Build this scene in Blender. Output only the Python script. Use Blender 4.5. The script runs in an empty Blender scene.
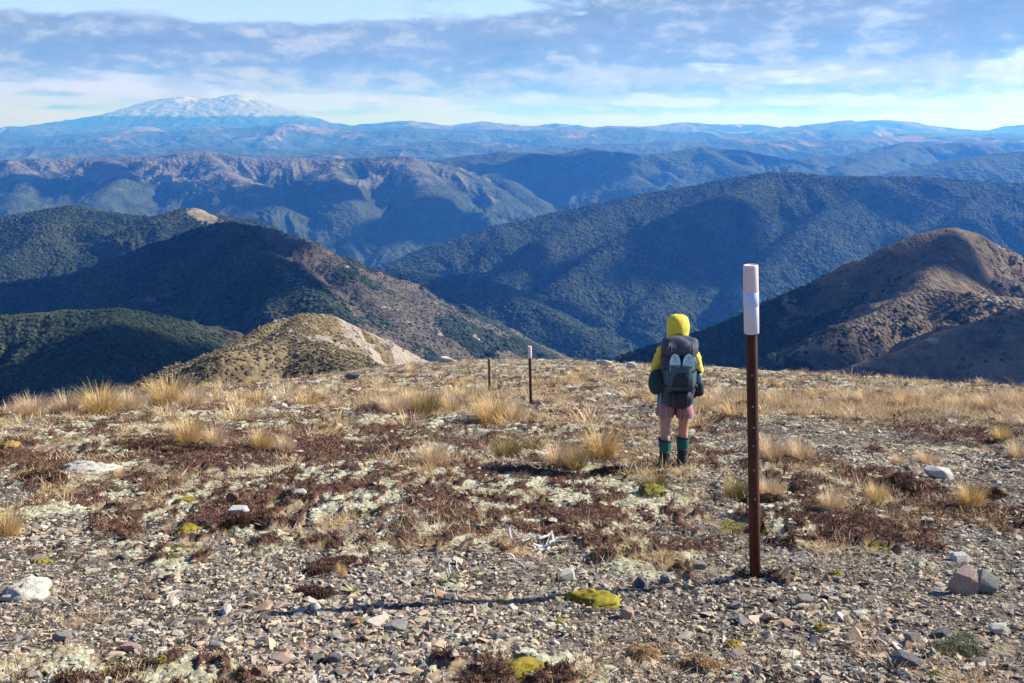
import bpy, bmesh, math, random
import numpy as np
from mathutils import Vector, Matrix, Quaternion

random.seed(7)
RNG = np.random.default_rng(11)
scene = bpy.context.scene
COL = scene.collection
R = math.radians

# ------------------------------------------------------------------ camera
F = 995.0
PITCH = R(12.3)
CP, SP = math.cos(PITCH), math.sin(PITCH)
cam_d = bpy.data.cameras.new('camera')
cam = bpy.data.objects.new('camera', cam_d)
COL.objects.link(cam)
cam_d.sensor_width = 36.0
cam_d.lens = 36.0 * F / 1024.0
cam_d.clip_start = 0.05
cam_d.clip_end = 250000.0
cam.rotation_euler = (R(90) - PITCH, 0, 0)
cam.location = (0, 0, 0)          # the eye is the origin; the ground lies 1.6 m below it
scene.camera = cam

def ray(px, py):
    u = (341.5 - py) / F
    return np.array([(px - 512.0) / F, CP + u * SP, -SP + u * CP])

def W(px, py, dist):
    d = ray(px, py)
    return d * (dist / d[1])

# ------------------------------------------------------------------ noise
def _hash(ix, iy, seed):
    h = (ix.astype(np.int64) * 374761393 + iy.astype(np.int64) * 668265263 + seed * 1442695041) & 0xffffffff
    h = ((h ^ (h >> 13)) * 1274126177) & 0xffffffff
    h = h ^ (h >> 16)
    h = (h * 2246822519) & 0xffffffff
    return h ^ (h >> 15)

def perlin(x, y, seed=0):
    x = np.asarray(x, dtype=np.float64); y = np.asarray(y, dtype=np.float64)
    xi = np.floor(x); yi = np.floor(y)
    fx = x - xi; fy = y - yi
    xi = xi.astype(np.int64); yi = yi.astype(np.int64)
    ux = fx * fx * fx * (fx * (fx * 6 - 15) + 10)
    uy = fy * fy * fy * (fy * (fy * 6 - 15) + 10)
    def g(ox, oy):
        a = _hash(xi + ox, yi + oy, seed).astype(np.float64) * (2 * math.pi / 4294967296.0)
        return np.cos(a) * (fx - ox) + np.sin(a) * (fy - oy)
    a = g(0, 0) * (1 - ux) + g(1, 0) * ux
    b = g(0, 1) * (1 - ux) + g(1, 1) * ux
    return (a * (1 - uy) + b * uy) * 1.5

def fbm(x, y, oct=4, seed=0, gain=0.5):
    s = 0; a = 1.0; t = 0
    for i in range(oct):
        s = s + a * perlin(x * 2 ** i + 17.3 * i, y * 2 ** i - 9.1 * i, seed + i * 31)
        t += a; a *= gain
    return s / t * 1.4

def ridged(x, y, oct=4, seed=0, gain=0.5):
    s = 0; a = 1.0; t = 0
    for i in range(oct):
        n = 1 - np.abs(perlin(x * 2 ** i + 7.7 * i, y * 2 ** i - 3.3 * i, seed + i * 57)) * 1.6
        s = s + a * n; t += a; a *= gain
    return s / t

def sstep(a, b, x):
    t = np.clip((x - a) / (b - a), 0, 1)
    return t * t * (3 - 2 * t)

# ------------------------------------------------------------------ objects
def tag(o, label=None, cat=None, group=None, kind=None):
    if label: o['label'] = label
    if cat: o['category'] = cat
    if group: o['group'] = group
    if kind: o['kind'] = kind
    return o

def link(name, me, mat=None, parent=None):
    o = bpy.data.objects.new(name, me)
    COL.objects.link(o)
    if mat is not None and len(me.materials) == 0:
        me.materials.append(mat)
    if parent is not None:
        o.parent = parent
    return o

def empty(name, loc=(0, 0, 0), rot=(0, 0, 0), parent=None):
    o = bpy.data.objects.new(name, None)
    COL.objects.link(o)
    o.empty_display_size = 0.1
    o.location = loc; o.rotation_euler = rot
    if parent is not None: o.parent = parent
    return o

def np_mesh(name, v, f, smooth=True, attrs=None):
    """v (n,3), f (m,k) one face size"""
    me = bpy.data.meshes.new(name)
    v = np.ascontiguousarray(v, dtype=np.float32); f = np.ascontiguousarray(f, dtype=np.int32)
    k = f.shape[1]
    me.vertices.add(len(v)); me.vertices.foreach_set('co', v.ravel())
    me.loops.add(f.size); me.loops.foreach_set('vertex_index', f.ravel())
    me.polygons.add(len(f))
    me.polygons.foreach_set('loop_start', np.arange(0, f.size, k, dtype=np.int32))
    me.polygons.foreach_set('use_smooth', np.full(len(f), smooth, dtype=bool))
    for an, arr in (attrs or {}).items():
        arr = np.asarray(arr, dtype=np.float32)
        if arr.ndim == 1:
            at = me.attributes.new(an, 'FLOAT', 'POINT'); at.data.foreach_set('value', arr)
        else:
            at = me.attributes.new(an, 'FLOAT_COLOR', 'POINT')
            if arr.shape[1] == 3: arr = np.concatenate([arr, np.ones((len(arr), 1), np.float32)], 1)
            at.data.foreach_set('color', np.ascontiguousarray(arr).ravel())
    me.update(calc_edges=True)
    return me

def grid_faces(n, m):
    i = np.arange(n * m).reshape(n, m)
    return np.stack([i[:-1, :-1], i[:-1, 1:], i[1:, 1:], i[1:, :-1]], -1).reshape(-1, 4)

def scatter(name, proto_v, proto_f, pos, rot, scale, tint=None, smooth=False, kset=None):
    """merge transformed copies: proto list, pos (n,3), rot (n,3,3), scale (n,3)"""
    n = len(pos); kset = RNG.integers(0, len(proto_v), n) if kset is None else kset
    V = []; Fs = []; T = []; off = 0
    for k in range(len(proto_v)):
        idx = np.nonzero(kset == k)[0]
        if not len(idx): continue
        pv, pf = proto_v[k], proto_f[k]
        v = pv[None] * scale[idx][:, None, :]
        v = np.einsum('nij,nvj->nvi', rot[idx], v) + pos[idx][:, None, :]
        V.append(v.reshape(-1, 3))
        f = pf[None] + (np.arange(len(idx)) * len(pv))[:, None, None] + off
        Fs.append(f.reshape(-1, pf.shape[1]))
        off += len(idx) * len(pv)
        if tint is not None: T.append(np.repeat(tint[idx], len(pv), axis=0))
    attrs = {'tint': np.concatenate(T)} if tint is not None else None
    return np_mesh(name, np.concatenate(V), np.concatenate(Fs), smooth, attrs)

def rot_z(a):
    c, s = np.cos(a), np.sin(a); z = np.zeros_like(a); o = np.ones_like(a)
    return np.stack([np.stack([c, -s, z], -1), np.stack([s, c, z], -1), np.stack([z, z, o], -1)], -2)

def rot_x(a):
    c, s = np.cos(a), np.sin(a); z = np.zeros_like(a); o = np.ones_like(a)
    return np.stack([np.stack([o, z, z], -1), np.stack([z, c, -s], -1), np.stack([z, s, c], -1)], -2)

def ico(sub, seed, jag=0.25, squash=1.0):
    bm = bmesh.new(); bmesh.ops.create_icosphere(bm, subdivisions=sub, radius=1.0)
    v = np.array([p.co[:] for p in bm.verts]); f = np.array([[q.index for q in p.verts] for p in bm.faces]); bm.free()
    r = np.random.default_rng(seed)
    v *= (1 + r.normal(0, jag, (len(v), 1)).clip(-0.5, 0.6))
    v[:, 2] *= squash
    return v, f

# ------------------------------------------------------------------ materials
class NT:
    def __init__(self, tree):
        self.t = tree
    def n(self, typ, **kw):
        nd = self.t.nodes.new(typ)
        for k, v in kw.items(): setattr(nd, k, v)
        return nd
    def val(self, sock, v):
        if hasattr(v, 'is_output') or isinstance(v, bpy.types.NodeSocket): self.t.links.new(v, sock)
        else: sock.default_value = v
    def math(self, op, a, b=0.0, c=0.0, clamp=False):
        nd = self.n('ShaderNodeMath', operation=op, use_clamp=clamp)
        self.val(nd.inputs[0], a); self.val(nd.inputs[1], b)
        if op in ('MULTIPLY_ADD', 'SMOOTH_MIN', 'SMOOTH_MAX'): self.val(nd.inputs[2], c)
        return nd.outputs[0]
    def mix(self, fac, a, b, blend='MIX'):
        nd = self.n('ShaderNodeMix', data_type='RGBA', blend_type=blend)
        self.val(nd.inputs[0], fac)
        self.val(nd.inputs[6], a if not isinstance(a, tuple) else (*a[:3], 1))
        self.val(nd.inputs[7], b if not isinstance(b, tuple) else (*b[:3], 1))
        return nd.outputs[2]
    def noise(self, vec, scale, detail=3.0, rough=0.55, out=0, dist=0.0):
        nd = self.n('ShaderNodeTexNoise')
        if vec is not None: self.t.links.new(vec, nd.inputs['Vector'])
        nd.inputs['Scale'].default_value = scale; nd.inputs['Detail'].default_value = detail
        nd.inputs['Roughness'].default_value = rough; nd.inputs['Distortion'].default_value = dist
        return nd.outputs[out]
    def ramp(self, fac, stops, interp='LINEAR'):
        nd = self.n('ShaderNodeValToRGB'); cr = nd.color_ramp; cr.interpolation = interp
        while len(cr.elements) < len(stops): cr.elements.new(0.5)
        for e, (p, c) in zip(cr.elements, stops):
            e.position = p; e.color = (*c[:3], 1) if isinstance(c, tuple) else (c, c, c, 1)
        self.val(nd.inputs[0], fac)
        return nd.outputs[0]
    def step(self, x, a, b):
        nd = self.n('ShaderNodeMapRange', interpolation_type='SMOOTHSTEP')
        self.val(nd.inputs[0], x); nd.inputs[1].default_value = a; nd.inputs[2].default_value = b
        return nd.outputs[0]
    def attr(self, name, out='Fac'):
        nd = self.n('ShaderNodeAttribute', attribute_name=name)
        return nd.outputs[out]
    def bump(self, height, strength, dist):
        nd = self.n('ShaderNodeBump')
        self.val(nd.inputs['Strength'], strength); nd.inputs['Distance'].default_value = dist
        self.t.links.new(height, nd.inputs['Height'])
        return nd.outputs[0]

def new_mat(name, rough=0.9, spec=0.2):
    m = bpy.data.materials.new(name); m.use_nodes = True
    t = m.node_tree; b = t.nodes['Principled BSDF']
    b.inputs['Roughness'].default_value = rough
    b.inputs['Specular IOR Level'].default_value = spec
    return m, NT(t), b

def fabric(name, col, var=0.25, scale=60.0, rough=0.8, bump=0.3, wrinkle=9.0, spec=0.25):
    m, nt, b = new_mat(name, rough, spec)
    tc = nt.n('ShaderNodeTexCoord').outputs['Object']
    n1 = nt.noise(tc, wrinkle, 4, 0.6)
    n2 = nt.noise(tc, scale, 2, 0.5)
    f = nt.math('MULTIPLY_ADD', n1, 0.7, nt.math('MULTIPLY', n2, 0.3))
    dark = tuple(c * (1 - var) for c in col); light = tuple(min(1, c * (1 + var)) for c in col)
    b_in = nt.ramp(f, [(0.25, dark), (0.75, light)])
    nt.val(b.inputs['Base Color'], b_in)
    nt.val(b.inputs['Normal'], nt.bump(f, bump, 0.02))
    return m

def tint_mat(name, stops, rough=0.9, spec=0.2, grain=40.0, grain_amt=0.35, transl=0.0, patch=None):
    """colour from the per-item attribute 'tint' (a number) through a ramp, with grain"""
    m, nt, b = new_mat(name, rough, spec)
    t = nt.attr('tint')
    c = nt.ramp(t, stops)
    if grain_amt > 0:
        geo = nt.n('ShaderNodeNewGeometry').outputs['Position']
        g = nt.noise(geo, grain, 3, 0.6)
        gr = nt.ramp(g, [(0.25, 1 - grain_amt), (0.75, 1 + grain_amt)])
        c = nt.mix(1.0, c, gr, 'MULTIPLY')
    nt.val(b.inputs['Base Color'], c)
    if transl > 0:
        out = nt.t.nodes['Material Output']
        tr = nt.n('ShaderNodeBsdfTranslucent'); nt.val(tr.inputs['Color'], c)
        mx = nt.n('ShaderNodeMixShader'); mx.inputs[0].default_value = transl
        nt.t.links.new(b.outputs[0], mx.inputs[1]); nt.t.links.new(tr.outputs[0], mx.inputs[2])
        nt.t.links.new(mx.outputs[0], out.inputs['Surface'])
    return m

# ------------------------------------------------------------------ light
SUN_AZ, SUN_EL = R(75), R(33)       # azimuth measured from +Y (view direction) to the right
sun_dir = Vector((math.sin(SUN_AZ) * math.cos(SUN_EL), math.cos(SUN_AZ) * math.cos(SUN_EL), math.sin(SUN_EL)))
sd = bpy.data.lights.new('sun', 'SUN'); sd.energy = 5.0; sd.angle = R(0.53); sd.color = (1.0, 0.96, 0.92)
so = bpy.data.objects.new('sun', sd); COL.objects.link(so)
so.rotation_euler = sun_dir.to_track_quat('Z', 'Y').to_euler()
so.location = (200, 50, 120)

def build_world():
    w = bpy.data.worlds.new('World'); scene.world = w; w.use_nodes = True
    nt = NT(w.node_tree); bg = w.node_tree.nodes['Background']
    sky = nt.n('ShaderNodeTexSky', sky_type='NISHITA'); sky.sun_disc = False
    sky.sun_elevation = SUN_EL; sky.sun_rotation = SUN_AZ
    sky.altitude = 1500; sky.air_density = 1.0; sky.dust_density = 0.4; sky.ozone_density = 2.5
    g = nt.n('ShaderNodeTexCoord').outputs['Generated']
    sep = nt.n('ShaderNodeSeparateXYZ'); nt.t.links.new(g, sep.inputs[0])
    x, y, z = sep.outputs
    az = nt.math('MULTIPLY', nt.math('ARCTAN2', x, y), 180 / math.pi)
    el = nt.math('MULTIPLY', nt.math('ARCSINE', z), 180 / math.pi)
    # noise space: clouds seen edge-on near the horizon, so they are stretched sideways
    cmb = nt.n('ShaderNodeCombineXYZ')
    nt.val(cmb.inputs[0], nt.math('MULTIPLY', az, 0.16)); nt.val(cmb.inputs[1], nt.math('MULTIPLY', el, 0.62))
    cmb.inputs[2].default_value = 3.7
    big = nt.noise(cmb.outputs[0], 1.0, 6, 0.58, dist=0.25)
    mp = nt.n('ShaderNodeVectorMath', operation='ADD'); nt.t.links.new(cmb.outputs[0], mp.inputs[0])
    mp.inputs[1].default_value = (13.1, 0.33, 5.0)
    mp2 = nt.n('ShaderNodeVectorMath', operation='MULTIPLY'); nt.t.links.new(mp.outputs[0], mp2.inputs[0]); mp2.inputs[1].default_value = (1.7, 1.0, 1.0)
    puff = nt.noise(mp2.outputs[0], 2.1, 8, 0.62, dist=0.3)
    def A(px): return math.degrees(math.atan((px - 512) / 1018.0))
    def E(py): return math.degrees(math.atan((341.5 - py) / F)) - 12.3
    def blob(px, py, wx, wy, amp):
        ax, ey = A(px), E(py); sx = 1 / (wx * 0.0565); sy = 1 / (wy * 0.056)
        dx = nt.math('MULTIPLY', nt.math('SUBTRACT', az, ax), sx)
        dy = nt.math('MULTIPLY', nt.math('SUBTRACT', el, ey), sy)
        q = nt.math('ADD', nt.math('MULTIPLY', dx, dx), nt.math('MULTIPLY', dy, dy))
        e = nt.math('POWER', 2.718, nt.math('MULTIPLY', q, -1.0))
        return nt.math('MULTIPLY', e, amp)
    def total(lst):
        s = None
        for b in lst:
            v = blob(*b); s = v if s is None else nt.math('ADD', s, v)
        return s
    # grey-blue cloud deck
    deck = total([(30, 45, 170, 32, 0.34), (230, 62, 190, 26, 0.42), (420, 60, 150, 34, 0.36), (620, 40, 240, 44, 0.42),
                  (900, 20, 330, 42, 0.46), (560, 85, 120, 10, 0.25), (850, 92, 260, 8, 0.22), (340, 104, 190, 5, 0.12), (5, 79, 18, 6, 0.3),
                  (62, 97, 30, 4, 0.3), (64, 108, 30, 4, 0.3), (560, 112, 500, 5, 0.24), (700, 108, 120, 4, 0.2),
                  (240, 12, 240, 12, -0.22), (480, 8, 60, 14, -0.2), (1010, 72, 40, 8, -0.1), (980, 40, 120, 26, 0.3), (130, 40, 120, 22, 0.2)])
    hi = nt.step(el, 7.5, 20.0)
    deck = nt.math('ADD', deck, nt.math('MULTIPLY', hi, -0.12))
    dfield = nt.math('ADD', nt.math('MULTIPLY_ADD', nt.math('SUBTRACT', big, 0.5), 1.25, deck), nt.math('MULTIPLY', nt.math('SUBTRACT', puff, 0.5), 0.55))
    dmask = nt.step(dfield, 0.10, 0.36)
    # bright white cloud
    wht = total([(520, 78, 560, 12, 0.14), (850, 72, 130, 14, 0.3), (990, 74, 60, 8, 0.25), (640, 76, 110, 11, 0.24), (740, 101, 36, 6, 0.45), (440, 101, 130, 6, 0.3),
                 (150, 92, 320, 12, 0.26), (215, 116, 45, 5, 0.3), (330, 45, 70, 16, 0.2), (170, 12, 40, 10, 0.2), (900, 108, 110, 8, 0.25), (60, 118, 90, 8, 0.2), (680, 14, 80, 14, 0.1)])
    wfield = nt.math('MULTIPLY_ADD', nt.math('SUBTRACT', puff, 0.5), 1.1, wht)
    wmask = nt.step(wfield, 0.05, 0.4)
    K = 1.0 / 0.1
    base = nt.mix(1.0, sky.outputs[0], (1.0, 1.0, 1.0), 'MULTIPLY')
    lowsky = nt.step(el, 9.0, -0.5)
    base = nt.mix(nt.math('MULTIPLY', lowsky, 0.8), base, (0.265 * K, 0.33 * K, 1.5 * K))
    dtone = nt.ramp(nt.math('MULTIPLY_ADD', puff, 0.5, nt.math('MULTIPLY', big, 0.5)), [(0.34, (0.072 * K, 0.105 * K, 0.15 * K)), (0.5, (0.125 * K, 0.165 * K, 0.20 * K)), (0.66, (0.34 * K, 0.39 * K, 0.46 * K))])
    wtone = nt.mix(0.0, (0.41 * K, 0.425 * K, 1.0 * K), (1, 1, 1))
    c = nt.mix(nt.math('MULTIPLY', wmask, 0.8), base, wtone)
    c = nt.mix(nt.math('MULTIPLY', dmask, 0.92), c, dtone)
    c2 = nt.mix(nt.math('MULTIPLY', nt.math('MULTIPLY', wmask, dmask), 0.55), c, (0.31 * K, 0.33 * K, 0.46 * K))
    c2 = nt.mix(nt.math('MULTIPLY', nt.step(el, 8.0, 16.0), 0.62), c2, (0.015 * K, 0.045 * K, 0.15 * K))
    nt.val(bg.inputs['Color'], c2)
    bg.inputs['Strength'].default_value = 0.1
build_world()

scene.view_settings.view_transform = 'Standard'
scene.view_settings.look = 'None'
scene.view_settings.exposure = 0.9
scene.view_settings.gamma = 1.0
scene.view_settings.use_curve_mapping = False
scene.render.engine = 'CYCLES'
scene.cycles.use_denoising = True
scene.cycles.use_adaptive_sampling = True
scene.cycles.adaptive_threshold = 0.02
scene.cycles.max_bounces = 4
scene.cycles.diffuse_bounces = 2
scene.cycles.volume_bounces = 1
scene.cycles.transparent_max_bounces = 8


# ------------------------------------------------------------------ skin / loft helpers
def skin_mesh(name, verts, edges, radii, root=0, sub=2, parent=None, mat=None, smooth=True, folds=0.0):
    """one continuous surface grown round a skeleton"""
    me = bpy.data.meshes.new(name + '_skeleton'); me.from_pydata(verts, edges, []); me.update()
    o = bpy.data.objects.new(name + '_skeleton', me); COL.objects.link(o)
    m = o.modifiers.new('skin', 'SKIN'); m.use_smooth_shade = smooth; m.branch_smoothing = 0.6
    if not me.skin_vertices:
        pass
    sv = me.skin_vertices[0].data
    for i, r_ in enumerate(radii):
        sv[i].radius = r_ if isinstance(r_, tuple) else (r_, r_)
        sv[i].use_root = (i == root)
    s = o.modifiers.new('sub', 'SUBSURF'); s.levels = sub; s.render_levels = sub
    dg = bpy.context.evaluated_depsgraph_get(); dg.update()
    out = bpy.data.meshes.new_from_object(o.evaluated_get(dg))
    bpy.data.objects.remove(o); bpy.data.meshes.remove(me)
    out.name = name
    if folds:
        n = len(out.vertices); A = np.empty(n * 3, np.float32); out.vertices.foreach_get('co', A); A = A.reshape(-1, 3).astype(float)
        N = np.empty(n * 3, np.float32); out.vertices.foreach_get('normal', N); N = N.reshape(-1, 3)
        wv = fbm(A[:, 0] * 7 + A[:, 1] * 5, A[:, 2] * 15 + A[:, 0] * 6, 3, 7) + 0.6 * ridged(A[:, 0] * 9 - A[:, 2] * 4, A[:, 2] * 11 + A[:, 1] * 8, 2, 3) - 0.4
        A += N * (wv * folds)[:, None]; out.vertices.foreach_set('co', A.astype(np.float32).ravel()); out.update()
    for p in out.polygons: p.use_smooth = smooth
    out.materials.clear()
    return link(name, out, mat, parent)

def loft(rings, n=20, cap=True):
    """rings: (cx, cy, cz, rx, ry, power[, tiltx]) horizontal superellipses stacked"""
    V = []; Fc = []
    for rg in rings:
        cx, cy, cz, rx, ry, p = rg[:6]; tl = rg[6] if len(rg) > 6 else 0.0
        for k in range(n):
            a = 2 * math.pi * k / n; c, s = math.cos(a), math.sin(a)
            q = (abs(c) ** p + abs(s) ** p) ** (-1.0 / p)
            V.append((cx + rx * c * q, cy + ry * s * q, cz + tl * s * q * ry))
    for i in range(len(rings) - 1):
        for k in range(n):
            Fc.append((i * n + k, i * n + (k + 1) % n, (i + 1) * n + (k + 1) % n, (i + 1) * n + k))
    if cap:
        Fc.append(tuple(range(n - 1, -1, -1))); m = (len(rings) - 1) * n; Fc.append(tuple(range(m, m + n)))
    return V, Fc

def mesh_obj(name, VF, mat, parent=None, smooth=True, sub=0, loc=None, rot=None, noise=0.0, nscale=8.0, seed=0):
    V, Fc = VF
    me = bpy.data.meshes.new(name)
    if noise:
        A = np.array(V, float)
        A[:, 0] += noise * perlin(A[:, 0] * nscale + A[:, 2] * nscale * .7, A[:, 2] * nscale + A[:, 1] * nscale, seed)
        A[:, 1] += noise * perlin(A[:, 0] * nscale + 9.1, A[:, 2] * nscale + 3 + A[:, 1] * nscale, seed + 1)
        A[:, 2] += noise * perlin(A[:, 0] * nscale + 4.1, A[:, 1] * nscale + A[:, 2] * nscale, seed + 2)
        V = [tuple(q) for q in A]
    me.from_pydata(V, [], Fc); me.update()
    bm = bmesh.new(); bm.from_mesh(me); bmesh.ops.recalc_face_normals(bm, faces=bm.faces); bm.to_mesh(me); bm.free()
    for p in me.polygons: p.use_smooth = smooth
    o = link(name, me, mat, parent)
    if sub:
        m = o.modifiers.new('sub', 'SUBSURF'); m.levels = sub; m.render_levels = sub
    if loc is not None: o.location = loc
    if rot is not None: o.rotation_euler = rot
    return o

def tube(path, rad, n=8):
    """swept round tube through points; rad a number or list"""
    P = [Vector(p) for p in path]; V = []; Fc = []
    rs = rad if isinstance(rad, (list, tuple)) else [rad] * len(P)
    up = Vector((0.31, 0.17, 0.93))
    for i, p in enumerate(P):
        d = (P[min(i + 1, len(P) - 1)] - P[max(i - 1, 0)]).normalized()
        s = d.cross(up)
        if s.length < 0.05: s = d.cross(Vector((1, 0, 0)))
        s.normalize(); t = d.cross(s).normalized()
        for k in range(n):
            a = 2 * math.pi * k / n
            V.append(tuple(p + (s * math.cos(a) + t * math.sin(a)) * rs[i]))
    for i in range(len(P) - 1):
        for k in range(n):
            Fc.append((i * n + k, i * n + (k + 1) % n, (i + 1) * n + (k + 1) % n, (i + 1) * n + k))
    Fc.append(tuple(range(n - 1, -1, -1))); m = (len(P) - 1) * n; Fc.append(tuple(range(m, m + n)))
    return V, Fc

def strip(path, width, thick, side=(1, 0, 0)):
    """flat strap along a path"""
    P = [Vector(p) for p in path]; V = []; Fc = []; sd_ = Vector(side).normalized()
    for i, p in enumerate(P):
        d = (P[min(i + 1, len(P) - 1)] - P[max(i - 1, 0)]).normalized()
        s = (sd_ - d * sd_.dot(d)).normalized(); t = d.cross(s).normalized()
        for a, b in ((-1, -1), (1, -1), (1, 1), (-1, 1)):
            V.append(tuple(p + s * (a * width / 2) + t * (b * thick / 2)))
    for i in range(len(P) - 1):
        for k in range(4): Fc.append((i * 4 + k, i * 4 + (k + 1) % 4, (i + 1) * 4 + (k + 1) % 4, (i + 1) * 4 + k))
    Fc.append((3, 2, 1, 0)); m = (len(P) - 1) * 4; Fc.append((m, m + 1, m + 2, m + 3))
    return V, Fc

# ------------------------------------------------------------------ the hiker
HIK = {}
def build_hiker():
    skin_m, nt, b = new_mat('skin', 0.55, 0.35)
    tc = nt.n('ShaderNodeTexCoord').outputs['Object']
    nt.val(b.inputs['Base Color'], nt.ramp(nt.noise(tc, 14.0, 4, 0.6), [(0.3, (0.46, 0.235, 0.17)), (0.7, (0.58, 0.33, 0.25))]))
    b.inputs['Subsurface Weight'].default_value = 0.08; b.inputs['Subsurface Radius'].default_value = (0.02, 0.008, 0.004)
    yellow = fabric('yellow shell', (0.78, 0.60, 0.06), 0.16, 120, 0.6, 0.45, 8.0, 0.3)
    blue = fabric('blue shirt', (0.015, 0.17, 0.30), 0.25, 120, 0.85, 0.4, 12.0)
    mauve = fabric('mauve shorts', (0.36, 0.18, 0.21), 0.2, 120, 0.85, 0.5, 12.0)
    teal = fabric('teal gaiter', (0.02, 0.125, 0.135), 0.3, 90, 0.85, 0.5, 16.0)
    boot_m = fabric('dark boot leather', (0.022, 0.02, 0.02), 0.35, 60, 0.6, 0.3, 20.0, 0.35)
    sole_m = fabric('boot sole rubber', (0.035, 0.032, 0.03), 0.3, 60, 0.8, 0.2, 30.0)
    hair_m = fabric('brown hair', (0.06, 0.035, 0.02), 0.4, 90, 0.6, 0.4, 30.0)
    eye_m = fabric('eye white', (0.7, 0.68, 0.65), 0.05, 30, 0.3, 0.0, 5.0, 0.5)

    root = empty('person')
    tag(root, 'hiker walking away in yellow hooded jacket, mauve shorts, teal gaiters and a big dark backpack', 'person')
    # --- body: one skinned surface (x right, y away from the viewer, z up) ---
    V = []; E = []; Rr = []
    def add(p, r_, par=None):
        V.append(p); Rr.append(r_)
        if par is not None: E.append((par, len(V) - 1))
        return len(V) - 1
    pel = add((0, 0.0, 0.86), (0.15, 0.105))
    wai = add((0, 0.012, 1.02), (0.125, 0.095), pel)
    che = add((0, 0.0, 1.20), (0.155, 0.11), wai)
    nek0 = add((0, -0.005, 1.36), (0.10, 0.075), che)
    nek = add((0, 0.01, 1.43), 0.055, nek0)
    hd0 = add((0, 0.035, 1.505), (0.068, 0.085), nek)
    hd1 = add((0, 0.03, 1.60), (0.078, 0.095), hd0)
    add((0, 0.025, 1.665), (0.055, 0.065), hd1)
    nose = add((0, 0.125, 1.56), 0.012, hd1); add((0, 0.142, 1.545), 0.011, nose)
    for s in (-1, 1):
        ear = add((s * 0.078, 0.02, 1.56), 0.012, hd1)
        hip = add((s * 0.095, 0.0, 0.80), (0.088, 0.092), pel)
        thi = add((s * 0.10, 0.005, 0.64), (0.076, 0.08), hip)
        kne = add((s * 0.106, 0.012 + 0.032 * s, 0.455), (0.054, 0.056), thi)
        cal = add((s * 0.103, -0.018 + 0.048 * s, 0.33), (0.056, 0.062), kne)
        ank = add((s * 0.104, -0.02 + 0.06 * s, 0.10), 0.036, cal)
        hee = add((s * 0.105, -0.03 + 0.06 * s, 0.05), 0.034, ank)
        add((s * 0.112, 0.08 + 0.06 * s, 0.04), (0.04, 0.026), ank)
        sh = add((s * 0.165, -0.005, 1.345), 0.066, nek0)
        el_ = add((s * 0.232, -0.045, 1.10), 0.043, sh)
        wr = add((s * 0.215, 0.165, 1.02), 0.027, el_)
        pm = add((s * 0.195, 0.215, 1.025), (0.018, 0.034), wr)
        th = add((s * 0.17, 0.215, 1.062), 0.011, wr); add((s * 0.158, 0.245, 1.078), 0.009, th)
        for k, L in enumerate((0.036, 0.041, 0.038, 0.03)):
            zz = 1.052 - 0.018 * k
            k0 = add((s * 0.19, 0.252, zz), 0.0095, pm)
            k1 = add((s * 0.172, 0.252 + L * 0.62, zz), 0.0088, k0)
            add((s * 0.142, 0.25 + L * 0.6, zz - 0.004), 0.0078, k1)
    body = skin_mesh('body', V, E, Rr, 0, 2, root, skin_m)
    for s in (-1, 1):
        Ve = [(s * 0.032 + 0.012 * math.sin(t) * math.cos(p), 0.117 + 0.012 * math.sin(t) * math.sin(p), 1.578 + 0.012 * math.cos(t)) for t in np.linspace(0.05, math.pi - 0.05, 7) for p in np.linspace(0, 2 * math.pi, 10, endpoint=False)]
        Fe = [(i * 10 + k, i * 10 + (k + 1) % 10, (i + 1) * 10 + (k + 1) % 10, (i + 1) * 10 + k) for i in range(6) for k in range(10)]
        mesh_obj('eye', (Ve, Fe), eye_m, root)
    mesh_obj('mouth', tube([(-0.026, 0.114, 1.508), (-0.012, 0.122, 1.506), (0.012, 0.122, 1.506), (0.026, 0.114, 1.508)], [0.003, 0.006, 0.006, 0.003]), mauve, root)
    mesh_obj('hair', loft([(0, 0.06, 1.64, 0.07, 0.075, 2.2), (0, 0.05, 1.665, 0.076, 0.08, 2.2), (0, 0.035, 1.69, 0.06, 0.065, 2), (0, 0.03, 1.70, 0.03, 0.03, 2)]), hair_m, root)
    # --- jacket: torso with both sleeves ---
    V.clear(); E.clear(); Rr.clear()
    j0 = add((0, 0.0, 0.90), (0.165, 0.125)); j1 = add((0, 0.01, 1.03), (0.155, 0.12), j0); j2 = add((0, 0.0, 1.21), (0.175, 0.13), j1)
    j3 = add((0, -0.005, 1.365), (0.12, 0.095), j2); j4 = add((0, 0.0, 1.43), (0.08, 0.08), j3)
    for s in (-1, 1):
        a0 = add((s * 0.160, -0.005, 1.345), 0.084, j3); a1 = add((s * 0.208, -0.03, 1.22), 0.07, a0); a2 = add((s * 0.236, -0.05, 1.10), 0.064, a1)
        a3 = add((s * 0.225, 0.07, 1.045), 0.055, a2); a4 = add((s * 0.22, 0.145, 1.022), 0.044, a3)
    jk = skin_mesh('jacket', V, E, Rr, 0, 3, root, yellow, folds=0.013)
    # --- hood, pointed a little back, with an open face ---
    Vh = []; Fh = []; n = 22; rows = 12
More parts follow.
